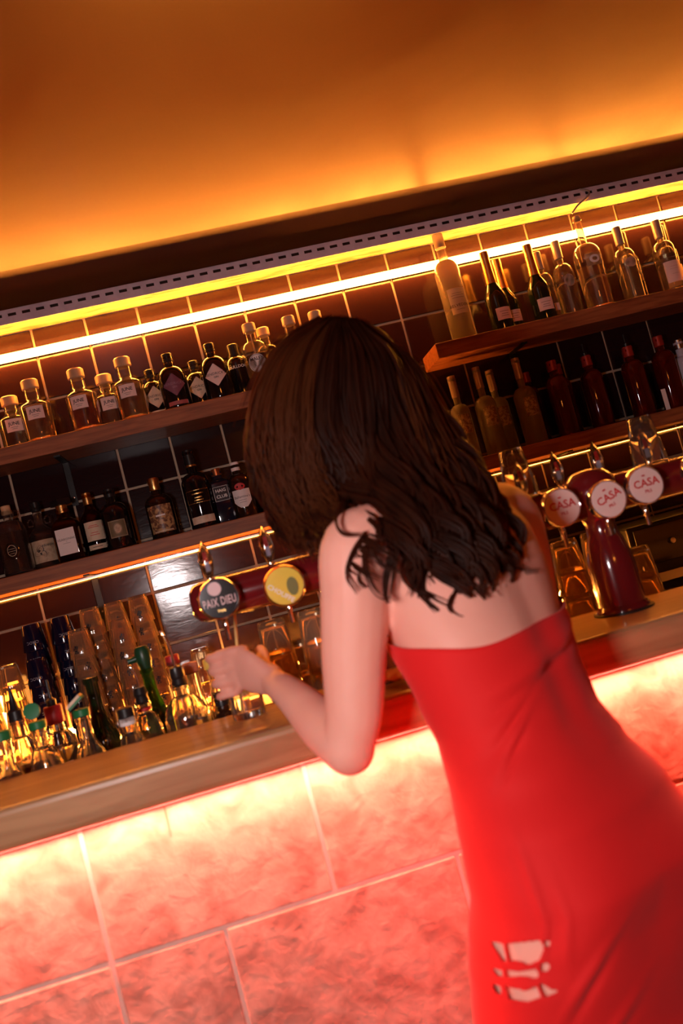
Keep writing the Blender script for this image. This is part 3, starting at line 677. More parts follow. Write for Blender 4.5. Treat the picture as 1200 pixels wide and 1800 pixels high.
# ------------------------------------------------------------------ bottles on the ledge behind the bar
RZ = .9453
def ledge(name, label, x, y, R, h1, h2, rn, H, sh, glass, cap, hollow=True, fill=None, liq=None, labels=(), group='bottles on the ledge behind the bar', rz=0, extras=(), n=2.0):
    x = .306 + (x - .306) * (y + 3.275) / 1.895          # keeps the bottle on its line of sight when it steps back
    return bottle(name, label, 'bottle', (x, y, RZ), R, h1, h2, rn, H, sh, n, glass, hollow, fill, liq, cap, labels, group, rz, 28, 1.0, extras)
def pour_spout(zb, lean=.012, hgt=.062, r=.0035):
    return tube('pour_spout', smooth_path([(0, 0, zb), (0, 0, zb + hgt * .4), (-lean * .4, 0, zb + hgt * .75), (-lean, 0, zb + hgt)], 10), [r] * 9 + [r * .7], 10)
def ycap(H, m, r=.017, h=.024): return [cap_cyl(r, H - h, H, m, 'cap', .002)]
ledge('juice_bottle', 'glass juice bottle with flat green lid at the frame edge', -.245, -1.450, .035, .13, .185, .018, .245, 'slope', M_GLASS, ycap(.252, M_GRNPL, .022, .020), fill=.16, liq=M_LIQ_AMB)
ledge('nozzle_bottle', 'clear bottle with a pointed black nozzle', -.206, -1.295, .034, .16, .215, .014, .255, 'round', M_GLASS, [('nozzle', [(0, .250), (.0165, .250), (.0165, .272), (.010, .278), (.006, .300), (.002, .328), (0, .328)], M_BLKPL, 16)], fill=.15, liq=M_LIQ_DRK)
e = ledge('syrup_bottle', 'clear syrup bottle with a round green flip cap', -.168, -1.450, .033, .13, .20, .014, .245, 'round', M_GLASS, [cap_cyl(.017, .236, .252, M_GRNPL, 'collar')], fill=.14, liq=M_LIQ_PALE)
link('flip_cap', lathe('flip_cap', [(0, 0), (.015, 0), (.0165, .002), (.0165, .007), (0, .008)], 24), M_GRNPL, e, (0, -.014, .274), (PI / 2 - .25, 0, 0))
ledge('spirit_bottle', 'clear bottle with thick red collar and dark pourer', -.130, -1.30, .037, .15, .205, .016, .240, 'round', M_GLASS, [cap_cyl(.0195, .222, .262, M_REDPL, 'collar'), ('pourer', [(0, .262), (.010, .262), (.011, .275), (.004, .280), (.003, .32), (0, .32)], M_BLKPL, 12)], fill=.17, liq=M_LIQ_PALE, labels=[dict(w=.05, h=.05, z=.165 - .05, mat=M_PAPER)])
e = ledge('syrup_bottle', 'clear bottle with a green and cream flip lid standing open', -.076, -1.450, .029, .15, .20, .014, .240, 'slope', M_GLASS, [cap_cyl(.0165, .236, .252, M_GRNPL, 'collar')], fill=.12, liq=M_LIQ_PALE)
link('flip_lid', boxes('flip_lid', [(-.018, .018, -.016, .016, 0, .005)]), M_GRNPL, e, (-.004, 0, .264), (0, -.6, 0))
link('flip_lid_top', boxes('flip_lid_top', [(-.018, .018, -.016, .016, .005, .011)]), M_CREAM, e, (-.004, 0, .264), (0, -.6, 0))
ledge('wine_bottle', 'open dark olive wine bottle neck rising above the bar', -.042, -1.31, .036, .15, .235, .0145, .300, 'slope', M_GREENG, [('lip', [(.0150, .288), (.0172, .288), (.0172, .300), (.0150, .300)], M_GREENG, 20)], hollow=False)
ledge('spirit_bottle', 'small bottle with black cap and white collar', .012, -1.465, .028, .13, .180, .014, .215, 'round', M_GLASS, [cap_cyl(.0175, .212, .232, M_BLKPL, 'cap'), cap_cyl(.0165, .196, .212, M_PAPER, 'collar')], fill=.10, liq=M_LIQ_PALE, labels=[dict(w=.05, h=.05, z=.10, mat=M_PAPER)])
ledge('pourer_bottle', 'squat bottle with red neck ring and slim metal pourer', .052, -1.375, .031, .14, .200, .014, .225, 'round', M_GLASS, [('stopper', [(0, .220), (.012, .220), (.015, .226), (.013, .236), (.016, .242), (.012, .256), (0, .257)], M_BLKPL, 16), cap_cyl(.0165, .205, .212, M_REDPL, 'neck_ring')], fill=.15, liq=M_LIQ_DRK, extras=[('pour_spout', pour_spout(.256, .010, .052), M_CHROME)])
e = ledge('green_bottle', 'green bottle with a dark green cocktail pourer on top', .076, -1.265, .028, .16, .245, .0135, .285, 'slope', M_GREENC, [('pourer', [(0, .275), (.013, .275), (.015, .290), (.018, .305), (.018, .325), (.013, .335), (0, .337)], mat('bottle_green_rubber', (.008, .05, .02), .35), 18)], fill=.2, liq=mat('green_liqueur', (.35, .55, .05), .0, trans=1, ior=1.36))
link('pourer_arm', tube('pourer_arm', [(0, 0, .312), (-.035, -.004, .309)], [.008, .007], 12), MATS['bottle_green_rubber'], e)
ledge('pourer_bottle', 'big clear round-shouldered bottle with black stopper and long metal pourer', .136, -1.445, .047, .165, .222, .0145, .248, 'round', M_GLASS, [('stopper', [(0, .242), (.012, .242), (.016, .248), (.013, .258), (.016, .264), (.013, .282), (.010, .284), (0, .285)], M_BLKPL, 16)], fill=.06, liq=M_LIQ_PALE, extras=[('pour_spout', pour_spout(.284, .012, .080), M_CHROME)])
ledge('syrup_bottle', 'syrup bottle with a tilted red cap behind the green bottle', .134, -1.262, .024, .17, .24, .014, .285, 'slope', M_GLASS, ycap(.298, M_REDPL, .016, .022), fill=.15, liq=M_LIQ_AMB)
ledge('syrup_bottle', 'syrup bottle with a peach coloured cap behind the big clear bottle', .168, -1.325, .020, .15, .22, .014, .262, 'slope', M_GLASS, ycap(.275, M_PEACH, .017, .024), fill=.15, liq=M_LIQ_PALE)
ledge('syrup_bottle', 'syrup bottle with a yellow cap right of the big clear bottle', .212, -1.292, .024, .15, .22, .014, .262, 'slope', M_GLASS, ycap(.270, M_YELPL, .018, .024), fill=.12, liq=M_LIQ_PALE)
ledge('spirit_bottle', 'low dark bottle between the big clear bottle and the hand', .214, -1.450, .026, .12, .17, .013, .20, 'round', M_DARKBR, ycap(.21, M_BLKPL, .015, .03), hollow=False)

# ------------------------------------------------------------------ beer taps
M_BADGE_W = mat('badge_blush', (.82, .62, .58), .3, coat=.6)
M_BADGE_B = mat('badge_black', (.012, .011, .014), .2, coat=.8)
M_BADGE_Y = mat('badge_yellow', (.72, .55, .06), .3, coat=.7)
M_BADGE_O = mat('badge_orange', (.80, .42, .10), .3, coat=.6)
M_LUCITE = mat('lucite', (.98, .97, .95), .03, trans=1, ior=1.47)
TY, TZ, TR = -1.630, 1.345, .038
def disc_text(parent, s, size, m, du=0, dv=0, rot=0, y=-.0182, xs=1.0):
    v, f = text_vf(s, size); c, sn = math.cos(rot), math.sin(rot)
    me = mesh('lettering', [(du + a * xs * c - b * sn, y, dv + a * xs * sn + b * c) for a, b, _ in v], f)
    return link('lettering', me, m, parent)
def disc(name, r, m, parent, du=0, dv=0, y=-.0180, sx=1.0):
    V = [(du + sx * r * math.cos(2 * PI * i / 32), y, dv + r * math.sin(2 * PI * i / 32)) for i in range(32)]
    return link(name, mesh(name, V, [tuple(range(32))]), m, parent)
def badge(parent, x, z, kind, tilt=0):
    y = TY - TR - .022
    face = {'casa': M_BADGE_W, 'casa_r': M_BADGE_W, 'paix': M_BADGE_B, 'chou': M_BADGE_Y, 'plain': M_BADGE_O}[kind]
    rim = M_CHROME if kind == 'paix' else (M_GOLD if kind == 'chou' else M_GLASS)
    ry = .0368
    me = lathe('badge', [(0, -.022), (ry * .55, -.022), (ry * .6, -.004), (ry, 0), (ry, .013), (ry * .93, .0165), (0, .0172)], 40)
    b = link('badge', me, face, parent, (x, y, z), (0, 0, 0))
    me.transform(Matrix.Rotation(PI / 2, 4, 'X'))
    rg = lathe('badge_rim', [(ry * .90, .0150), (ry * 1.0, .0172), (ry * 1.06, .012), (ry * 1.06, -.001), (ry * 1.0, -.002), (ry * .9, .0150)], 40); rg.transform(Matrix.Rotation(PI / 2, 4, 'X'))
    link('badge_rim', rg, rim, b)
    if kind.startswith('casa'):
        rot = .30 if kind == 'casa_r' else .02
        disc_text(b, 'CASA', .0215, M_INKRED, 0, .004, rot); disc_text(b, '-', .024, M_INKRED, -.002 - .016 * math.sin(rot), .004 + .017, rot)
        disc_text(b, 'PILS', .0085, M_INKRED, .010 * math.sin(rot), -.0125, rot)
    elif kind == 'paix':
        disc('printed_moon', .0125, mat('moon_print', (.62, .42, .42), .4), b, -.004, .019)
        disc_text(b, 'PAIX DIEU', .0215, mat('rose_ink', (.75, .52, .52), .4), 0, -.006, 0, xs=.58)
        disc_text(b, 'Triple', .006, M_GOLD, 0, -.022)
    elif kind == 'chou':
        disc('printed_field', .017, mat('field_green', (.14, .15, .03), .4), b, .014, -.004, -.0178, .62)
        disc_text(b, 'CHOUFFE', .0125, M_INKWH, -.010, -.012, -.75)
    return b
def handle(parent, x, z, sc=1.0):
    V, Fc = [], []; n, k = 14, 12
    prof = []
    for i in range(n + 1):
        t = i / n; wv = math.sin(PI * min(1, .06 + t * .94)) ** .8 * .0135 if t < 1 else 0
        prof.append((max(wv, .0006) * sc, (t * .078) * sc))
    me = lathe('tap_handle', [(0, 0)] + prof + [(0, .079 * sc)], 16, asp=.6)
    h = link('tap_handle', me, M_LUCITE, parent, (x, TY, z), (0, .0, 0))
    v = [(-.0035, -.0046, .018), (.0045, -.0046, .018), (.0045, -.0046, .036), (-.0035, -.0046, .036), (-.0035, -.0046, .036), (.0045, -.0046, .036), (.003, -.0046, .055), (-.003, -.0046, .055)]
    link('emblem', mesh('emblem', [(a, b * .3, c) for a, b, c in v[:4]], [(0, 1, 2, 3)]), mat('pale_blue_print', (.55, .6, .85), .3), h)
    link('emblem', mesh('emblem', [(a, b * .3, c) for a, b, c in v[4:]], [(0, 1, 2, 3)]), M_INKRED, h)
    link('stem', lathe('stem', [(0, -.014), (.006, -.014), (.0065, .004), (0, .005)], 12), M_CHROME, h)
def tower(label, xc, x0, x1, taps, handles):
    e = empty('beer_tower', (xc, TY, BAR_T + .0002), 0, label, 'beer tap', 'burgundy beer towers on the bar')
    zc = TZ - BAR_T
    link('column', lathe('column', [(0, 0), (.054, 0), (.055, .005), (.053, .010), (.0475, .016), (.047, .03), (.0465, .09), (.044, .115), (.037, .142), (.031, .160), (.030, .185), (.034, .198), (.046, .213), (.055, .235), (.056, .25), (.050, .272), (.035, .288), (.015, .2935), (0, .294)], 40), M_BURG, e)
    me = lathe('crossbar', [(0, x0 - xc - .012), (TR * .6, x0 - xc - .010), (TR * .92, x0 - xc), (TR, x0 - xc + .014), (TR, x1 - xc - .014), (TR * .92, x1 - xc), (TR * .6, x1 - xc + .010), (0, x1 - xc + .012)], 36)
    me.transform(Matrix.Translation((0, 0, zc)) @ Matrix.Rotation(PI / 2, 4, 'Y'))
    link('crossbar', me, M_BURG, e)
    link('gasket', lathe('gasket', [(0, -.0001), (.060, -.0001), (.060, .004), (0, .005)], 40), M_BLKPL, e)
    for (x, dz, kind) in taps:
        badge2 = badge(e, 0, 0, kind); badge2.location = (x - xc, -TR - .020, zc + dz)
        link('spout', tube('spout', smooth_path([(x - xc, -TR + .008, zc - .030), (x - xc, -TR - .004, zc - .042), (x - xc, -TR - .006, zc - .055), (x - xc, -TR - .006, zc - .078)], 12), [.006] * 8 + [.005] * 4, 12), M_CHROME, e)
    for x in handles:
        handle(e, 0, 0); h = [c for c in e.children if c.name.startswith('tap_handle')][-1]; h.location = (x - xc, 0, zc + TR + .004 - .006)
    return e
tower('burgundy beer tower with black and yellow badges, partly behind the woman', .535, .226, .82, [(.270, 0, 'paix'), (.391, -.008, 'chou'), (.66, 0, 'plain'), (.76, 0, 'plain')], [.262, .380, .462])
tower('burgundy beer tower with three pale pink badges beside her shoulder', 1.042, .855, 1.42, [(.945, 0, 'casa'), (1.040, -.008, 'casa_r'), (1.122, 0, 'casa'), (1.245, 0, 'plain')], [.905, .984, 1.072, 1.180])
COVER = lathe('upturned_glass', [(.0335, 0), (.0355, 0), (.0358, .004), (.030, .05), (.0235, .096), (.021, .099), (0, .0995), (0, .0965), (.0205, .096), (.0275, .05), (.0335, .003)], 28)
for x, d in ((.900, 'clear glass upturned over the tap handle next to her shoulder'), (1.183, 'clear glass upturned over the tap handle near the frame edge')):
    o = link('upturned_glass', COVER, M_GLASS, None, (x, TY, TZ + TR + .0006)); tag(o, d, 'glass', 'glasses over tap handles')

# glass in the woman's hand, standing on the bar
GX, GY = .270, -1.612
o = link('drinking_glass', lathe('drinking_glass', [(0, 0), (.030, 0), (.0315, .003), (.0375, .118), (.037, .120), (.0352, .118), (.0295, .012), (0, .010)], 36), M_GLASS, None, (GX, GY, BAR_T + .0004))
tag(o, 'clear tumbler on the bar held in the woman\'s hand', 'glass')
o2 = link('straw', tube('straw', [(GX - .012, GY - .005, BAR_T + .014), (GX + .020, GY + .018, BAR_T + .20)], .003, 8), mat('straw_amber', (.75, .5, .16), .4)); tag(o2, 'thin amber straw standing in the held tumbler', 'straw')

# ------------------------------------------------------------------ woman
def ring_pt(row, phi, off=0.0, shape=True):
    z, cx, cy, a, b, th = row; th = math.radians(th)
    c, s = math.cos(phi), math.sin(phi)
    k = 1.0
    if shape:
        d = math.atan2(math.sin(phi + PI / 2), math.cos(phi + PI / 2))          # 0 at the middle of the back
        if 1.0 < z < 1.40: k -= .055 * math.exp(-(d / .16) ** 2) * min(1, (z - 1.0) / .08) * min(1, (1.42 - z) / .06)
        if 1.2 < z < 1.40: k += .035 * (math.exp(-((abs(d) - .62) / .26) ** 2)) * math.sin(PI * (z - 1.2) / .2)
        if z < .97: k += .085 * math.exp(-((abs(d) - .55) / .38) ** 2) * math.exp(-((z - .845) / .065) ** 2) - .012 * math.exp(-(d / .2) ** 2) * math.exp(-((z - .83) / .05) ** 2)
        if z > 1.08: k += .12 * math.exp(-((abs(abs(d) - PI) - .55) / .35) ** 2) * math.exp(-((z - 1.21) / .05) ** 2)
    e = 2 / 2.25
    lx = (a + off) * k * math.copysign(abs(c) ** e, c); ly = (b + off) * k * math.copysign(abs(s) ** e, s)
    return np.array([cx + lx * math.cos(th) - ly * math.sin(th), cy + lx * math.sin(th) + ly * math.cos(th), z])
ROWS = [(.66, .640, -2.098, .160, .116, 21), (.74, .648, -2.105, .168, .120, 22), (.78, .652, -2.108, .169, .121, 22), (.82, .660, -2.108, .168, .120, 22), (.875, .680, -2.105, .171, .122, 24), (.95, .674, -2.085, .158, .112, 27), (1.01, .664, -2.055, .137, .100, 30),
        (1.063, .658, -2.03, .127, .093, 32), (1.12, .656, -2.0, .135, .097, 34), (1.195, .659, -1.965, .149, .104, 36), (1.27, .660, -1.938, .156, .104, 35), (1.33, .660, -1.918, .158, .096, 33),
        (1.38, .656, -1.905, .148, .080, 32), (1.415, .650, -1.893, .105, .064, 30), (1.445, .643, -1.880, .064, .056, 30), (1.47, .638, -1.868, .052, .052, 30)]
def row_at(z, rows):
    for a, b in zip(rows[:-1], rows[1:]):
        if a[0] <= z <= b[0]:
            t = (z - a[0]) / (b[0] - a[0]); t = t * t * (3 - 2 * t) * .5 + t * .5
            return tuple(z if i == 0 else a[i] + (b[i] - a[i]) * t for i in range(6))
    return rows[0] if z < rows[0][0] else rows[-1]
def loft(zs, rows, seg, off=0):
    V, Fc = [], []
    for z in zs:
        r = row_at(z, rows)
        for k in range(seg): V.append(ring_pt(r, 2 * PI * k / seg, off))
    for i in range(len(zs) - 1):
        for k in range(seg):
            j = (k + 1) % seg; Fc.append((i * seg + k, i * seg + j, (i + 1) * seg + j, (i + 1) * seg + k))
    Fc.append(tuple(range(seg - 1, -1, -1))); Fc.append(tuple((len(zs) - 1) * seg + k for k in range(seg)))
    return V, Fc
BV, BF = [], []
def add(vf):
    k = len(BV); BV.extend([tuple(p) for p in vf[0]]); BF.extend([tuple(i + k for i in q) for q in vf[1]])
def ball(c, r, seg=16):
    c = np.array(c); r = np.array(r if not np.isscalar(r) else (r, r, r), float); V, Fc = [], []
    for i in range(1, 10):
        for k in range(seg):
            th, ph = PI * i / 10, 2 * PI * k / seg
            V.append(c + r * np.array([math.sin(th) * math.cos(ph), math.sin(th) * math.sin(ph), math.cos(th)]))
    for i in range(8):
        for k in range(seg):
            j = (k + 1) % seg; Fc.append((i * seg + k, (i + 1) * seg + k, (i + 1) * seg + j, i * seg + j))
    n = len(V); V += [c + r * np.array([0, 0, 1]), c - r * np.array([0, 0, 1])]
    for k in range(seg):
        j = (k + 1) % seg; Fc.append((n, k, j)); Fc.append((n + 1, 8 * seg + j, 8 * seg + k))
    return V, Fc
def limb(pts, rad, n=18, seg=16):
    P = smooth_path(pts, n); R = np.interp(np.linspace(0, len(pts) - 1, n), range(len(pts)), rad); add(tube_vf(P, R, seg))
    add(ball(P[0], R[0])); add(ball(P[-1], R[-1]))
add(loft(np.linspace(.66, 1.47, 48), ROWS, 56))
# legs and feet
for s, (kx, ky), (ax, ay) in ((-1, (.535, -2.085), (.515, -2.11)), (1, (.705, -2.03), (.715, -2.055))):
    hip = np.array([.655 + s * .080, -2.108 + s * .03, .80])
    limb([hip, (hip[0] * .5 + kx * .5, hip[1] * .5 + ky * .5, .64), (kx, ky, .47), (kx * .5 + ax * .5 + .0, ky * .5 + ay * .5 - .012, .33), (ax, ay, .09)], [.086, .074, .052, .050, .034], 26)
    limb([(ax, ay, .085), (ax - .012, ay + .06, .055), (ax - .03, ay + .15, .030)], [.034, .034, .026], 10, 12)
# left arm (nearest the camera)
shL, miL, elL = at(628, 958, -1.985), at(622, 1150, -1.985), at(613, 1316, -1.982)
wrL = np.array([.330, -1.752, 1.176])
limb([(.575, -1.952, 1.372), shL, at(624, 1050, -1.99), miL, at(622, 1250, -1.985), elL], [.056, .054, .053, .050, .044, .038], 30)
limb([elL, elL * .7 + wrL * .3 + np.array([0, 0, .001]), elL * .3 + wrL * .7 + np.array([0, 0, .006]), wrL], [.040, .041, .031, .025], 20)
# right arm resting on the bar
shR = np.array([.797, -1.818, 1.352]); elR = np.array([.832, -1.738, 1.156]); wrR = np.array([.665, -1.738, 1.147])
limb([(.735, -1.868, 1.368), shR, (.820, -1.775, 1.26), elR], [.058, .054, .048, .038], 24)
limb([(.645, -1.882, 1.415), (.725, -1.855, 1.378), shR + np.array([0, 0, .004])], [.058, .054, .050], 14)
limb([(.645, -1.890, 1.405), (.58, -1.935, 1.388), shL + np.array([.01, 0, .0])], [.058, .052, .048], 14)
limb([elR, elR * .5 + wrR * .5, wrR], [.040, .036, .026], 14)
# neck and head: face turned to her left and slightly down
fw = np.array([-.90, .36, -.24]); fw /= np.linalg.norm(fw)
hu = np.array([-.20, .10, .97]); hu -= fw * (hu @ fw); hu /= np.linalg.norm(hu); hr = np.cross(fw, hu)
HC = np.array([.572, -1.790, 1.640])
def hp(f, r, u): return HC + fw * f + hr * r + hu * u
limb([(.640, -1.876, 1.43), (.622, -1.848, 1.49), hp(-.035, 0, -.06)], [.056, .050, .052], 12)
V, Fc = [], []
for i in range(25):
    th = PI * i / 24; u = math.cos(th)
    for k in range(32):
        ph = 2 * PI * k / 32; c, s = math.cos(ph), math.sin(ph); q = math.sin(th)
        jaw = 1 - .30 * max(0, -u) ** 1.2
        f = .098 * q * c - .012 * (u > 0) * u; r = .076 * q * s * jaw
        if c > 0: f *= (1 - .08 * max(0, u)); 
        V.append(hp(f + (-.018 if u < -.2 and c < 0 else 0) * min(1, -u), r, .118 * u - (.012 if c > .2 and u < -.5 else 0)))
for i in range(24):
    for k in range(32):
        j = (k + 1) % 32; Fc.append((i * 32 + k, (i + 1) * 32 + k, (i + 1) * 32 + j, i * 32 + j))
add((V, Fc))
add(tube_vf([hp(.090, 0, .012), hp(.104, 0, -.014), hp(.116, 0, -.030), hp(.100, 0, -.036)], [.008, .010, .012, .009], 10))
add(ball(hp(.078, 0, -.098), (.022, .022, .018))); add(ball(hp(.092, 0, -.066), (.014, .02, .008)))
for s in (-1, 1):
    add(ball(hp(-.006, s * .076, -.012), (.018, .009, .028))); add(ball(hp(.064, s * .042, -.030), (.026, .022, .022)))
# left hand around the glass: palm, four fingers, thumb
k0 = np.array([.276, -1.672, 1.213])
def palm():
    d = k0 - wrL; V = []; seg = 16; n = 9; ax = d / np.linalg.norm(d); zz = np.array([0, 0, 1.0]); zz -= ax * (zz @ ax); zz /= np.linalg.norm(zz); yy = np.cross(ax, zz)
    for i in range(n):
        t = i / (n - 1); c = wrL + d * t; hw = .024 + (.041 - .024) * min(1, t * 1.5); tk = .019 - .005 * t
        for q in range(seg):
            a = 2 * PI * q / seg; V.append(c + zz * hw * math.copysign(abs(math.cos(a)) ** .8, math.cos(a)) + yy * tk * math.sin(a))
    Fc = [(i * seg + q, i * seg + (q + 1) % seg, (i + 1) * seg + (q + 1) % seg, (i + 1) * seg + q) for i in range(n - 1) for q in range(seg)]
    Fc += [tuple(range(seg - 1, -1, -1)), tuple((n - 1) * seg + q for q in range(seg))]
    return V, Fc
add(palm())
for i, (zk, ln, rr) in enumerate(((1.2435, 1.0, .0098), (1.2225, 1.08, .0100), (1.2015, 1.0, .0096), (1.1820, .80, .0086))):
    zr = zk - .004 * i; rg = .0365 + rr + .0012
    a0, a1 = math.radians(-78), math.radians(-78 - 175 * ln)
    pts = [(k0[0] + .022, k0[1] - .012, zk - .004), (k0[0] - .004, k0[1] + .000 - .002, zk + .001)]
    for t in (.0, .25, .5, .75, 1.0):
        a = a0 + (a1 - a0) * (.18 + .82 * t); pts.append((GX + rg * math.cos(a), GY + rg * math.sin(a), zr - .010 * t))
    P = smooth_path(pts, 26); add(tube_vf(P, np.interp(np.linspace(0, 1, 26), [0, .25, .5, .75, .95, 1], [rr * 1.12, rr * 1.15, rr, rr * .97, rr * .8, rr * .45]), 10))
P = smooth_path([wrL + np.array([.004, .012, .014]), (.318, -1.692, 1.206), (GX + .052, GY - .044, 1.222), (GX + .051, GY - .012, 1.230), (GX + .046, GY + .016, 1.227)], 22)
add(tube_vf(P, np.interp(np.linspace(0, 1, 22), [0, .3, .6, .9, 1], [.016, .0150, .0112, .0096, .005]), 12))
# right hand flat on the bar
k1 = wrR + np.array([-.080, -.004, -.010])
limb([wrR, wrR * .5 + k1 * .5, k1], [.026, .030, .022], 8, 12)
for i in range(4):
    b = k1 + np.array([.010 - .012 * i, -.026 + .018 * i, -.004]); add(tube_vf(smooth_path([b, b + np.array([-.032, -.002, -.001]), b + np.array([-.062 + .006 * abs(i - 1.5), -.004, -.005])], 10), [.0095] * 8 + [.008, .004], 10))
add(tube_vf(smooth_path([wrR + np.array([-.02, -.014, -.006]), wrR + np.array([-.055, -.034, -.010]), wrR + np.array([-.085, -.036, -.014])], 10), [.012] * 7 + [.010, .009, .005], 10))

raw = mesh('body_raw', BV, BF)
to = bpy.data.objects.new('tmp_body', raw); C.objects.link(to)
md = to.modifiers.new('r', 'REMESH'); md.mode = 'VOXEL'; md.voxel_size = .0042
md2 = to.modifiers.new('s', 'SMOOTH'); md2.factor = .5; md2.iterations = 9
bme = bpy.data.meshes.new_from_object(to.evaluated_get(bpy.context.evaluated_depsgraph_get())); bme.name = 'person'
bpy.data.objects.remove(to); bpy.data.meshes.remove(raw)
bme.materials.clear(); bme.polygons.foreach_set('use_smooth', [True] * len(bme.polygons))
woman = link('person', bme, M_SKIN)
tag(woman, 'woman seen from behind in a red strapless dress, leaning on the bar with a tumbler', 'person')
for s in (-1, 1):
    v, f = ball(hp(.074, s * .031, .004), .0115, 14); link('eye', mesh('eye', v, f, 0), M_EYE, woman)
v, f = tube_vf(smooth_path([hp(.092, -.022, -.066), hp(.102, -.008, -.063), hp(.104, 0, -.065), hp(.102, .008, -.063), hp(.092, .022, -.066)], 12), [.001, .004, .0055, .0065, .007, .007, .007, .007, .0065, .0055, .004, .001], 8)
link('lips', mesh('lips', v, f, 0), M_LIPS, woman)
for s, (ax, ay) in ((-1, (.515, -2.11)), (1, (.715, -2.055))):
    v, f = tube_vf(smooth_path([(ax + .004, ay - .030, .045), (ax - .008, ay + .05, .040), (ax - .030, ay + .150, .026), (ax - .036, ay + .185, .020)], 14), np.interp(np.linspace(0, 1, 14), [0, .3, .8, 1], [.036, .041, .038, .018]), 14, flat=.75)
    sh_ = link('shoe', mesh('shoe', [(a, b, max(.004, c)) for a, b, c in v], f, 0), M_BLKPL, woman)
    link('heel', box('heel', ax - .012, ax + .020, ay - .060, ay - .028, 0, .05, .004), M_BLKPL, sh_)

# dress
DROWS = [(.42, .615, -2.075, .205, .165, 18), (.56, .632, -2.090, .184, .138, 20), (.70, .643, -2.10, .172, .125, 21), (.78, .652, -2.108, .170, .122, 22)] + [r for r in ROWS if .8 < r[0] < 1.3]
def dress_pt(z, phi, off):
    r = row_at(z, DROWS); p = ring_pt(r, phi, off)
    d = math.atan2(math.sin(phi + PI / 2), math.cos(phi + PI / 2))
    fold = 0.0
    def ridge(zc, slope, dc, wz, wd, amp):
        return amp * math.exp(-((z - zc - slope * (d - dc)) / wz) ** 2) * math.exp(-((d - dc) / wd) ** 2)
    fold += ridge(1.150, .030, -.10, .012, .75, .0070) - ridge(1.132, .040, -.05, .008, .60, .0065) + ridge(1.112, .055, -.45, .009, .50, .0060)
    fold -= ridge(1.095, .075, -.60, .006, .40, .0055); fold += ridge(1.075, .095, -.70, .008, .35, .0050) - ridge(1.055, .11, -.80, .006, .30, .0045)
    fold += ridge(.90, -.55, -1.05, .030, .09, .0030) - ridge(.87, -.55, -.95, .030, .06, .0026) + ridge(.86, -.55, -.80, .026, .06, .0028)
    fold += ridge(.800, .17, -.62, .009, .20, .0050) - ridge(.783, .18, -.60, .008, .18, .0045) + ridge(.720, .14, -.50, .010, .26, .0040) - ridge(.705, .14, -.50, .008, .22, .0030)
    if z < .66: fold += .012 * (1 - math.exp(-(.66 - z) * 5)) * math.sin(phi * 7 + 1.0)
    th = math.radians(r[5]); nrm = np.array([math.cos(phi + th), math.sin(phi + th), 0])
    return p + nrm * fold
zs = np.linspace(.42, 1.195, 150); SEG = 200
V, Fc = [], []
for i, z in enumerate(zs):
    for k in range(SEG):
        phi = 2 * PI * k / SEG; d = math.atan2(math.sin(phi + PI / 2), math.cos(phi + PI / 2))
        zz = z
        if z > 1.05: zz = z + (z - 1.05) / .145 * (.030 * (abs(d) / PI) ** 1.5 - .010 * math.exp(-((d + .75) / .5) ** 2))
        V.append(dress_pt(zz, phi, .0062))
for i in range(len(zs) - 1):
    for k in range(SEG):
        j = (k + 1) % SEG; Fc.append((i * SEG + k, i * SEG + j, (i + 1) * SEG + j, (i + 1) * SEG + k))
dme = mesh('dress', V, Fc, 0)
OPEN = [[(200, 255), (300, 275), (325, 400), (305, 420)], [(325, 275), (600, 245), (625, 310), (590, 400), (500, 440), (430, 410), (355, 405)], [(630, 250), (680, 250), (670, 292), (635, 290)],
        [(210, 470), (290, 485), (300, 540), (250, 525)], [(325, 485), (440, 497), (560, 475), (585, 510), (570, 550), (450, 527), (335, 540)], [(600, 440), (650, 420), (675, 455), (650, 492), (605, 490)],
        [(215, 600), (280, 615), (290, 680), (240, 665)], [(320, 615), (480, 655), (570, 615), (600, 700), (490, 740), (350, 715)], [(595, 590), (640, 612), (680, 640), (745, 650), (640, 700), (605, 645)]]
OPEN = [[(820 + a / 4.615, 1600 + b / 4.615) for a, b in P] for P in OPEN]
def inside(p, P):
    x, y = p; r = False
    for (a, b), (c, d) in zip(P, P[1:] + P[:1]):
        if (b > y) != (d > y) and x < (c - a) * (y - b) / (d - b) + a: r = not r
    return r
bm = bmesh.new(); bm.from_mesh(dme)
def near(f, pad):
    c = f.calc_center_median(); n = f.normal
    if (Vector(CAM) - c).dot(n) < 0: return None
    q = px(c); return q if 855 - pad < q[0] < 990 + pad and 1645 - pad < q[1] < 1768 + pad else None
bm.normal_update()
for _ in range(2):
    es = set()
    for f in bm.faces:
        if near(f, 4): es.update(f.edges)
    bmesh.ops.subdivide_edges(bm, edges=list(es), cuts=1, use_grid_fill=True); bm.normal_update()
kill = []
for f in bm.faces:
    q = near(f, 0)
    if q and any(inside(q, P) for P in OPEN): kill.append(f)
bmesh.ops.delete(bm, geom=kill, context='FACES')
bd = [v for v in bm.verts if any(e.is_boundary for e in v.link_edges) and v.co.z < 1.0 and v.co.z > .5]
for _ in range(3): bmesh.ops.smooth_vert(bm, verts=bd, factor=.5, use_axis_x=True, use_axis_y=True, use_axis_z=True)
bm.to_mesh(dme); bm.free()
dme.polygons.foreach_set('use_smooth', [True] * len(dme.polygons))
dr = link('dress', dme, M_DRESS, woman); dr['label'] = 'red strapless satin dress with a laced cut-out at the hip'
so = dr.modifiers.new('thickness', 'SOLIDIFY'); so.thickness = .0018; so.offset = 1
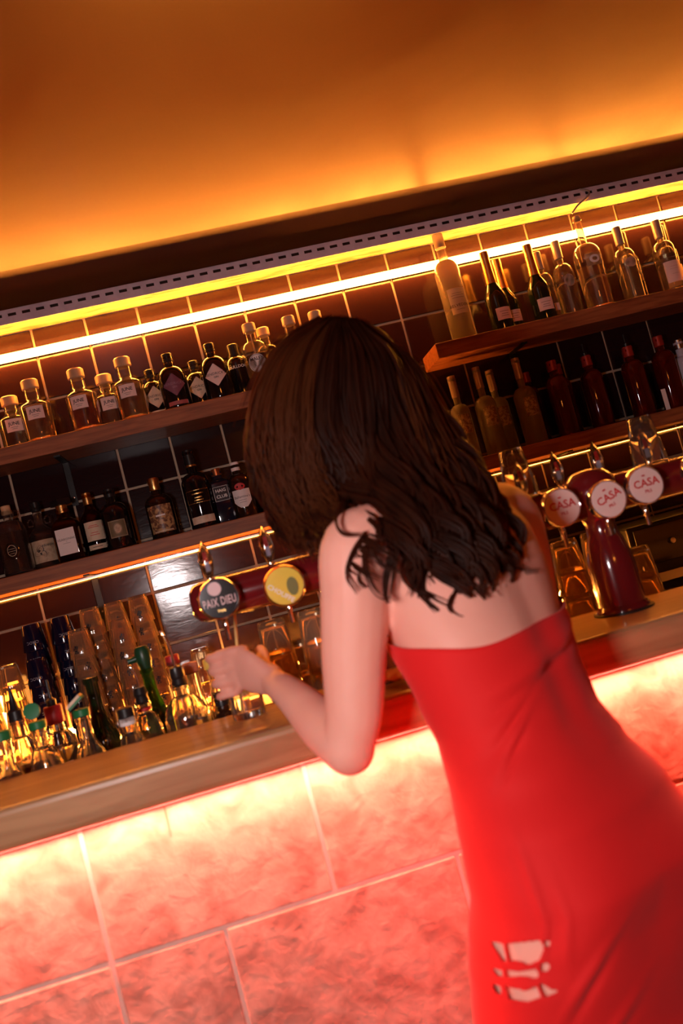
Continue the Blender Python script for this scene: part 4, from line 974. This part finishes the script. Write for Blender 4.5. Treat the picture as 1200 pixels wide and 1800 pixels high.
# hem band along the top of the dress
pts = []
for k in range(121):
    phi = 2 * PI * k / 120; d = math.atan2(math.sin(phi + PI / 2), math.cos(phi + PI / 2))
    pts.append(dress_pt(1.195 + .030 * (abs(d) / PI) ** 1.5 - .010 * math.exp(-((d + .75) / .5) ** 2), phi, .0070))
link('hem', tube('hem', pts, .0022, 8, cap=False), M_DRESS, dr)

# hair: wavy locks grown along guides over the head and down the back
GD_ = [  # camera side, left to right
    [(562, 560, -1.79), (492, 612, -1.80), (460, 690, -1.80), (450, 765, -1.79), (468, 850, -1.79), (505, 920, -1.81), (540, 985, -1.83)],
    [(575, 558, -1.83), (512, 620, -1.87), (484, 710, -1.88), (490, 800, -1.875), (520, 880, -1.87), (552, 940, -1.89), (570, 985, -1.91)],
    [(585, 558, -1.85), (545, 630, -1.90), (535, 740, -1.915), (548, 830, -1.915), (572, 890, -1.93), (592, 925, -1.97), (606, 950, -2.02)],
    [(598, 559, -1.86), (590, 640, -1.92), (590, 750, -1.93), (612, 840, -1.935), (638, 890, -1.98), (640, 960, -2.045), (668, 1050, -2.065)],
    [(608, 560, -1.86), (640, 640, -1.93), (650, 750, -1.945), (672, 840, -1.975), (708, 925, -2.035), (745, 990, -2.055), (790, 1070, -2.070)],
    [(618, 561, -1.86), (665, 640, -1.925), (690, 750, -1.94), (722, 850, -1.98), (765, 930, -2.035), (798, 1000, -2.060), (815, 1078, -2.070)],
    [(626, 563, -1.85), (692, 640, -1.905), (728, 750, -1.93), (768, 850, -1.97), (812, 930, -2.02), (842, 1000, -2.045), (850, 1065, -2.055)],
    [(634, 565, -1.84), (715, 645, -1.88), (752, 740, -1.905), (798, 825, -1.94), (842, 910, -1.99), (868, 980, -2.015), (880, 1030, -2.025)],
    [(640, 568, -1.82), (732, 655, -1.835), (768, 730, -1.86), (812, 800, -1.89), (858, 880, -1.93), (888, 950, -1.96), (915, 1000, -1.985)],
    # far side
    [(634, 570, -1.78), (722, 660, -1.76), (752, 740, -1.77), (790, 800, -1.80), (820, 850, -1.85), (835, 890, -1.89), (850, 930, -1.92)],
    [(622, 570, -1.75), (672, 660, -1.69), (688, 750, -1.69), (700, 820, -1.72), (712, 870, -1.76), (720, 900, -1.79), (728, 930, -1.80)],
    [(605, 570, -1.74), (600, 660, -1.67), (598, 750, -1.67), (605, 820, -1.69), (612, 880, -1.71), (618, 920, -1.73), (625, 950, -1.75)],
    [(588, 568, -1.75), (535, 640, -1.68), (520, 730, -1.66), (528, 810, -1.68), (545, 880, -1.70), (560, 930, -1.72), (575, 970, -1.73)],
    [(572, 564, -1.77), (505, 612, -1.73), (474, 680, -1.715), (468, 740, -1.71), (482, 830, -1.715), (505, 900, -1.73), (530, 960, -1.75)],
]
GDW = [smooth_path([at(*p) for p in g], 40) for g in GD_]
HV, HF = [], []
def hair_strand(P, R, seg=5):
    v, f = tube_vf(P, R, seg); k = len(HV); HV.extend(v); HF.extend([tuple(i + k for i in q) for q in f])
T40 = np.linspace(0, 1, 40); NG = len(GDW)
hc = HC + np.array([0, 0, -.02])
nl = 180
for l in range(nl):
    u = (l + rng.uniform(-.3, .3)) / nl * NG; i = int(u) % NG; t = u - int(u); j = (i + 1) % NG
    if i == NG - 1: t = t * .0 if rng.random() < .7 else 1.0
    base = GDW[i] * (1 - t) + GDW[j] * t
    ph, fr, amp = (u * 2.6 + rng.uniform(-1.3, 1.3)), rng.uniform(1.8, 2.7), rng.uniform(.013, .027)
    length = rng.uniform(.84, 1.0); camside = u < 9.2
    side = np.array([.85, -.35, .1]); depth = np.array([.3, -.9, .2])
    for s in range(7 if camside else 4):
        inset = rng.uniform(0, .022) * (s > 1)
        offu, offd = rng.normal(0, .0042), rng.normal(0, .0036)
        n = 34; Tq = np.linspace(0, length, n)
        P = np.array([[np.interp(x, T40, base[:, k]) for k in range(3)] for x in Tq])
        dirc = P - hc; dirc /= np.linalg.norm(dirc, axis=1)[:, None]
        env = np.clip((Tq - .20) / .34, 0, 1)
        tip = 1 - .55 * np.clip((Tq / length - .6) / .4, 0, 1)
        P = P - dirc * (inset * (1 - Tq))[:, None]
        amp_t = amp * (.75 + .75 * Tq)
        wv = amp_t * env * np.sin(2 * PI * fr * Tq + ph + .25 * rng.normal())
        wd = amp_t * .9 * env * np.cos(2 * PI * fr * Tq + ph)
        spread = np.clip(Tq / .12, .25, 1) * tip
        P = P + side * (wv + offu * spread * 1.3)[:, None] + depth * (wd * .5 + offd * spread)[:, None]
        r = rng.uniform(.0030, .0046); R = r * np.interp(Tq / length, [0, .1, .6, .9, 1], [.7, 1, .95, .55, .12])
        hair_strand(P, R)
# thin stray curls over the shoulder blade and at the crown
for g in ([(640, 960, -2.045), (642, 1000, -2.055), (660, 1040, -2.062), (690, 1055, -2.07)], [(650, 960, -2.05), (668, 990, -2.06), (700, 1004, -2.07), (725, 995, -2.072)], [(642, 940, -2.04), (618, 975, -2.045), (610, 1010, -2.045), (628, 1040, -2.05)],
          [(860, 950, -2.0), (882, 985, -2.01), (915, 1003, -2.01), (948, 1002, -2.0)], [(600, 880, -1.98), (588, 915, -2.03), (600, 938, -2.045), (632, 940, -2.05)], [(800, 1040, -2.065), (790, 1070, -2.072), (812, 1085, -2.073), (835, 1070, -2.068)],
          [(838, 1020, -2.05), (850, 1060, -2.06), (880, 1078, -2.055), (886, 1060, -2.05)]):
    for s in range(4):
        P = smooth_path([at(*p) for p in g], 22) + rng.normal(0, .0022, 3); hair_strand(P, np.linspace(.0022, .0005, 22))
for _ in range(70):
    i = int(rng.integers(0, 9)); P = GDW[i][:18] + np.array([0, -.004, 0]); dirc = P - hc; dirc /= np.linalg.norm(dirc, axis=1)[:, None]
    P = P + dirc * (rng.uniform(.004, .018) * np.linspace(0, 1, 18))[:, None] + rng.normal(0, .012, 3) * np.linspace(.2, 1, 18)[:, None]; hair_strand(P, np.linspace(.0008, .0004, 18), 4)
hm_main = len(HV)
# loose outer strands, coloured lighter to stand in for the light on them
LV, LF = [], []
for q in range(420):
    u = rng.uniform(-.6, 2.4) if q < 300 else rng.uniform(5.5, 9.5)
    u = u % NG; i = int(u); t = u - i; j = (i + 1) % NG
    P = GDW[i] * (1 - t) + GDW[j] * t; n = 40
    dirc = P - hc; dirc[:, 2] *= .3; dirc /= np.linalg.norm(dirc, axis=1)[:, None]
    tt = np.linspace(0, 1, n); amp = rng.uniform(.005, .014); ph = rng.uniform(0, 6.28); fr = rng.uniform(1.8, 3.2)
    P = P + dirc * (rng.uniform(.004, .020) * np.clip(tt / .3, 0, 1))[:, None] + np.array([.8, -.5, .1]) * (amp * np.clip((tt - .15) / .4, 0, 1) * np.sin(6.28 * fr * tt + ph))[:, None]
    P = P[:int(n * rng.uniform(.8, 1.0))]
    v, f = tube_vf(P, np.linspace(.0019, .0006, len(P)), 4); k = len(LV); LV.extend(v); LF.extend([tuple(a + k for a in b) for b in f])
lh = link('loose_hair', mesh('loose_hair', LV, LF, 0), mat('backlit_hair', (.085, .024, .007), .5, spec=.2, translucent=((.60, .22, .06), .45)), woman)
# scalp volume under the locks
v, f = ball(HC + np.array([.012, -.006, .012]), (.112, .095, .122), 28)
v = [p for p in v]; k = len(HV)
keep = [q for q in f]
HV.extend(v); HF.extend([tuple(i + k for i in q) for q in keep if np.mean([(np.array(v[i]) - HC) @ fw for i in q]) < .052])
hm = mesh('hair', HV, HF, 0)
h = link('hair', hm, M_HAIR, woman); h['label'] = 'long wavy brown hair falling over the back'
v, f = tube_vf([hp(-.004, s_ * .090, -.045) for s_ in (-1.02, -1.0)], .006, 10)
link('earring', mesh('earring', v, f, 0), M_GOLD, woman)
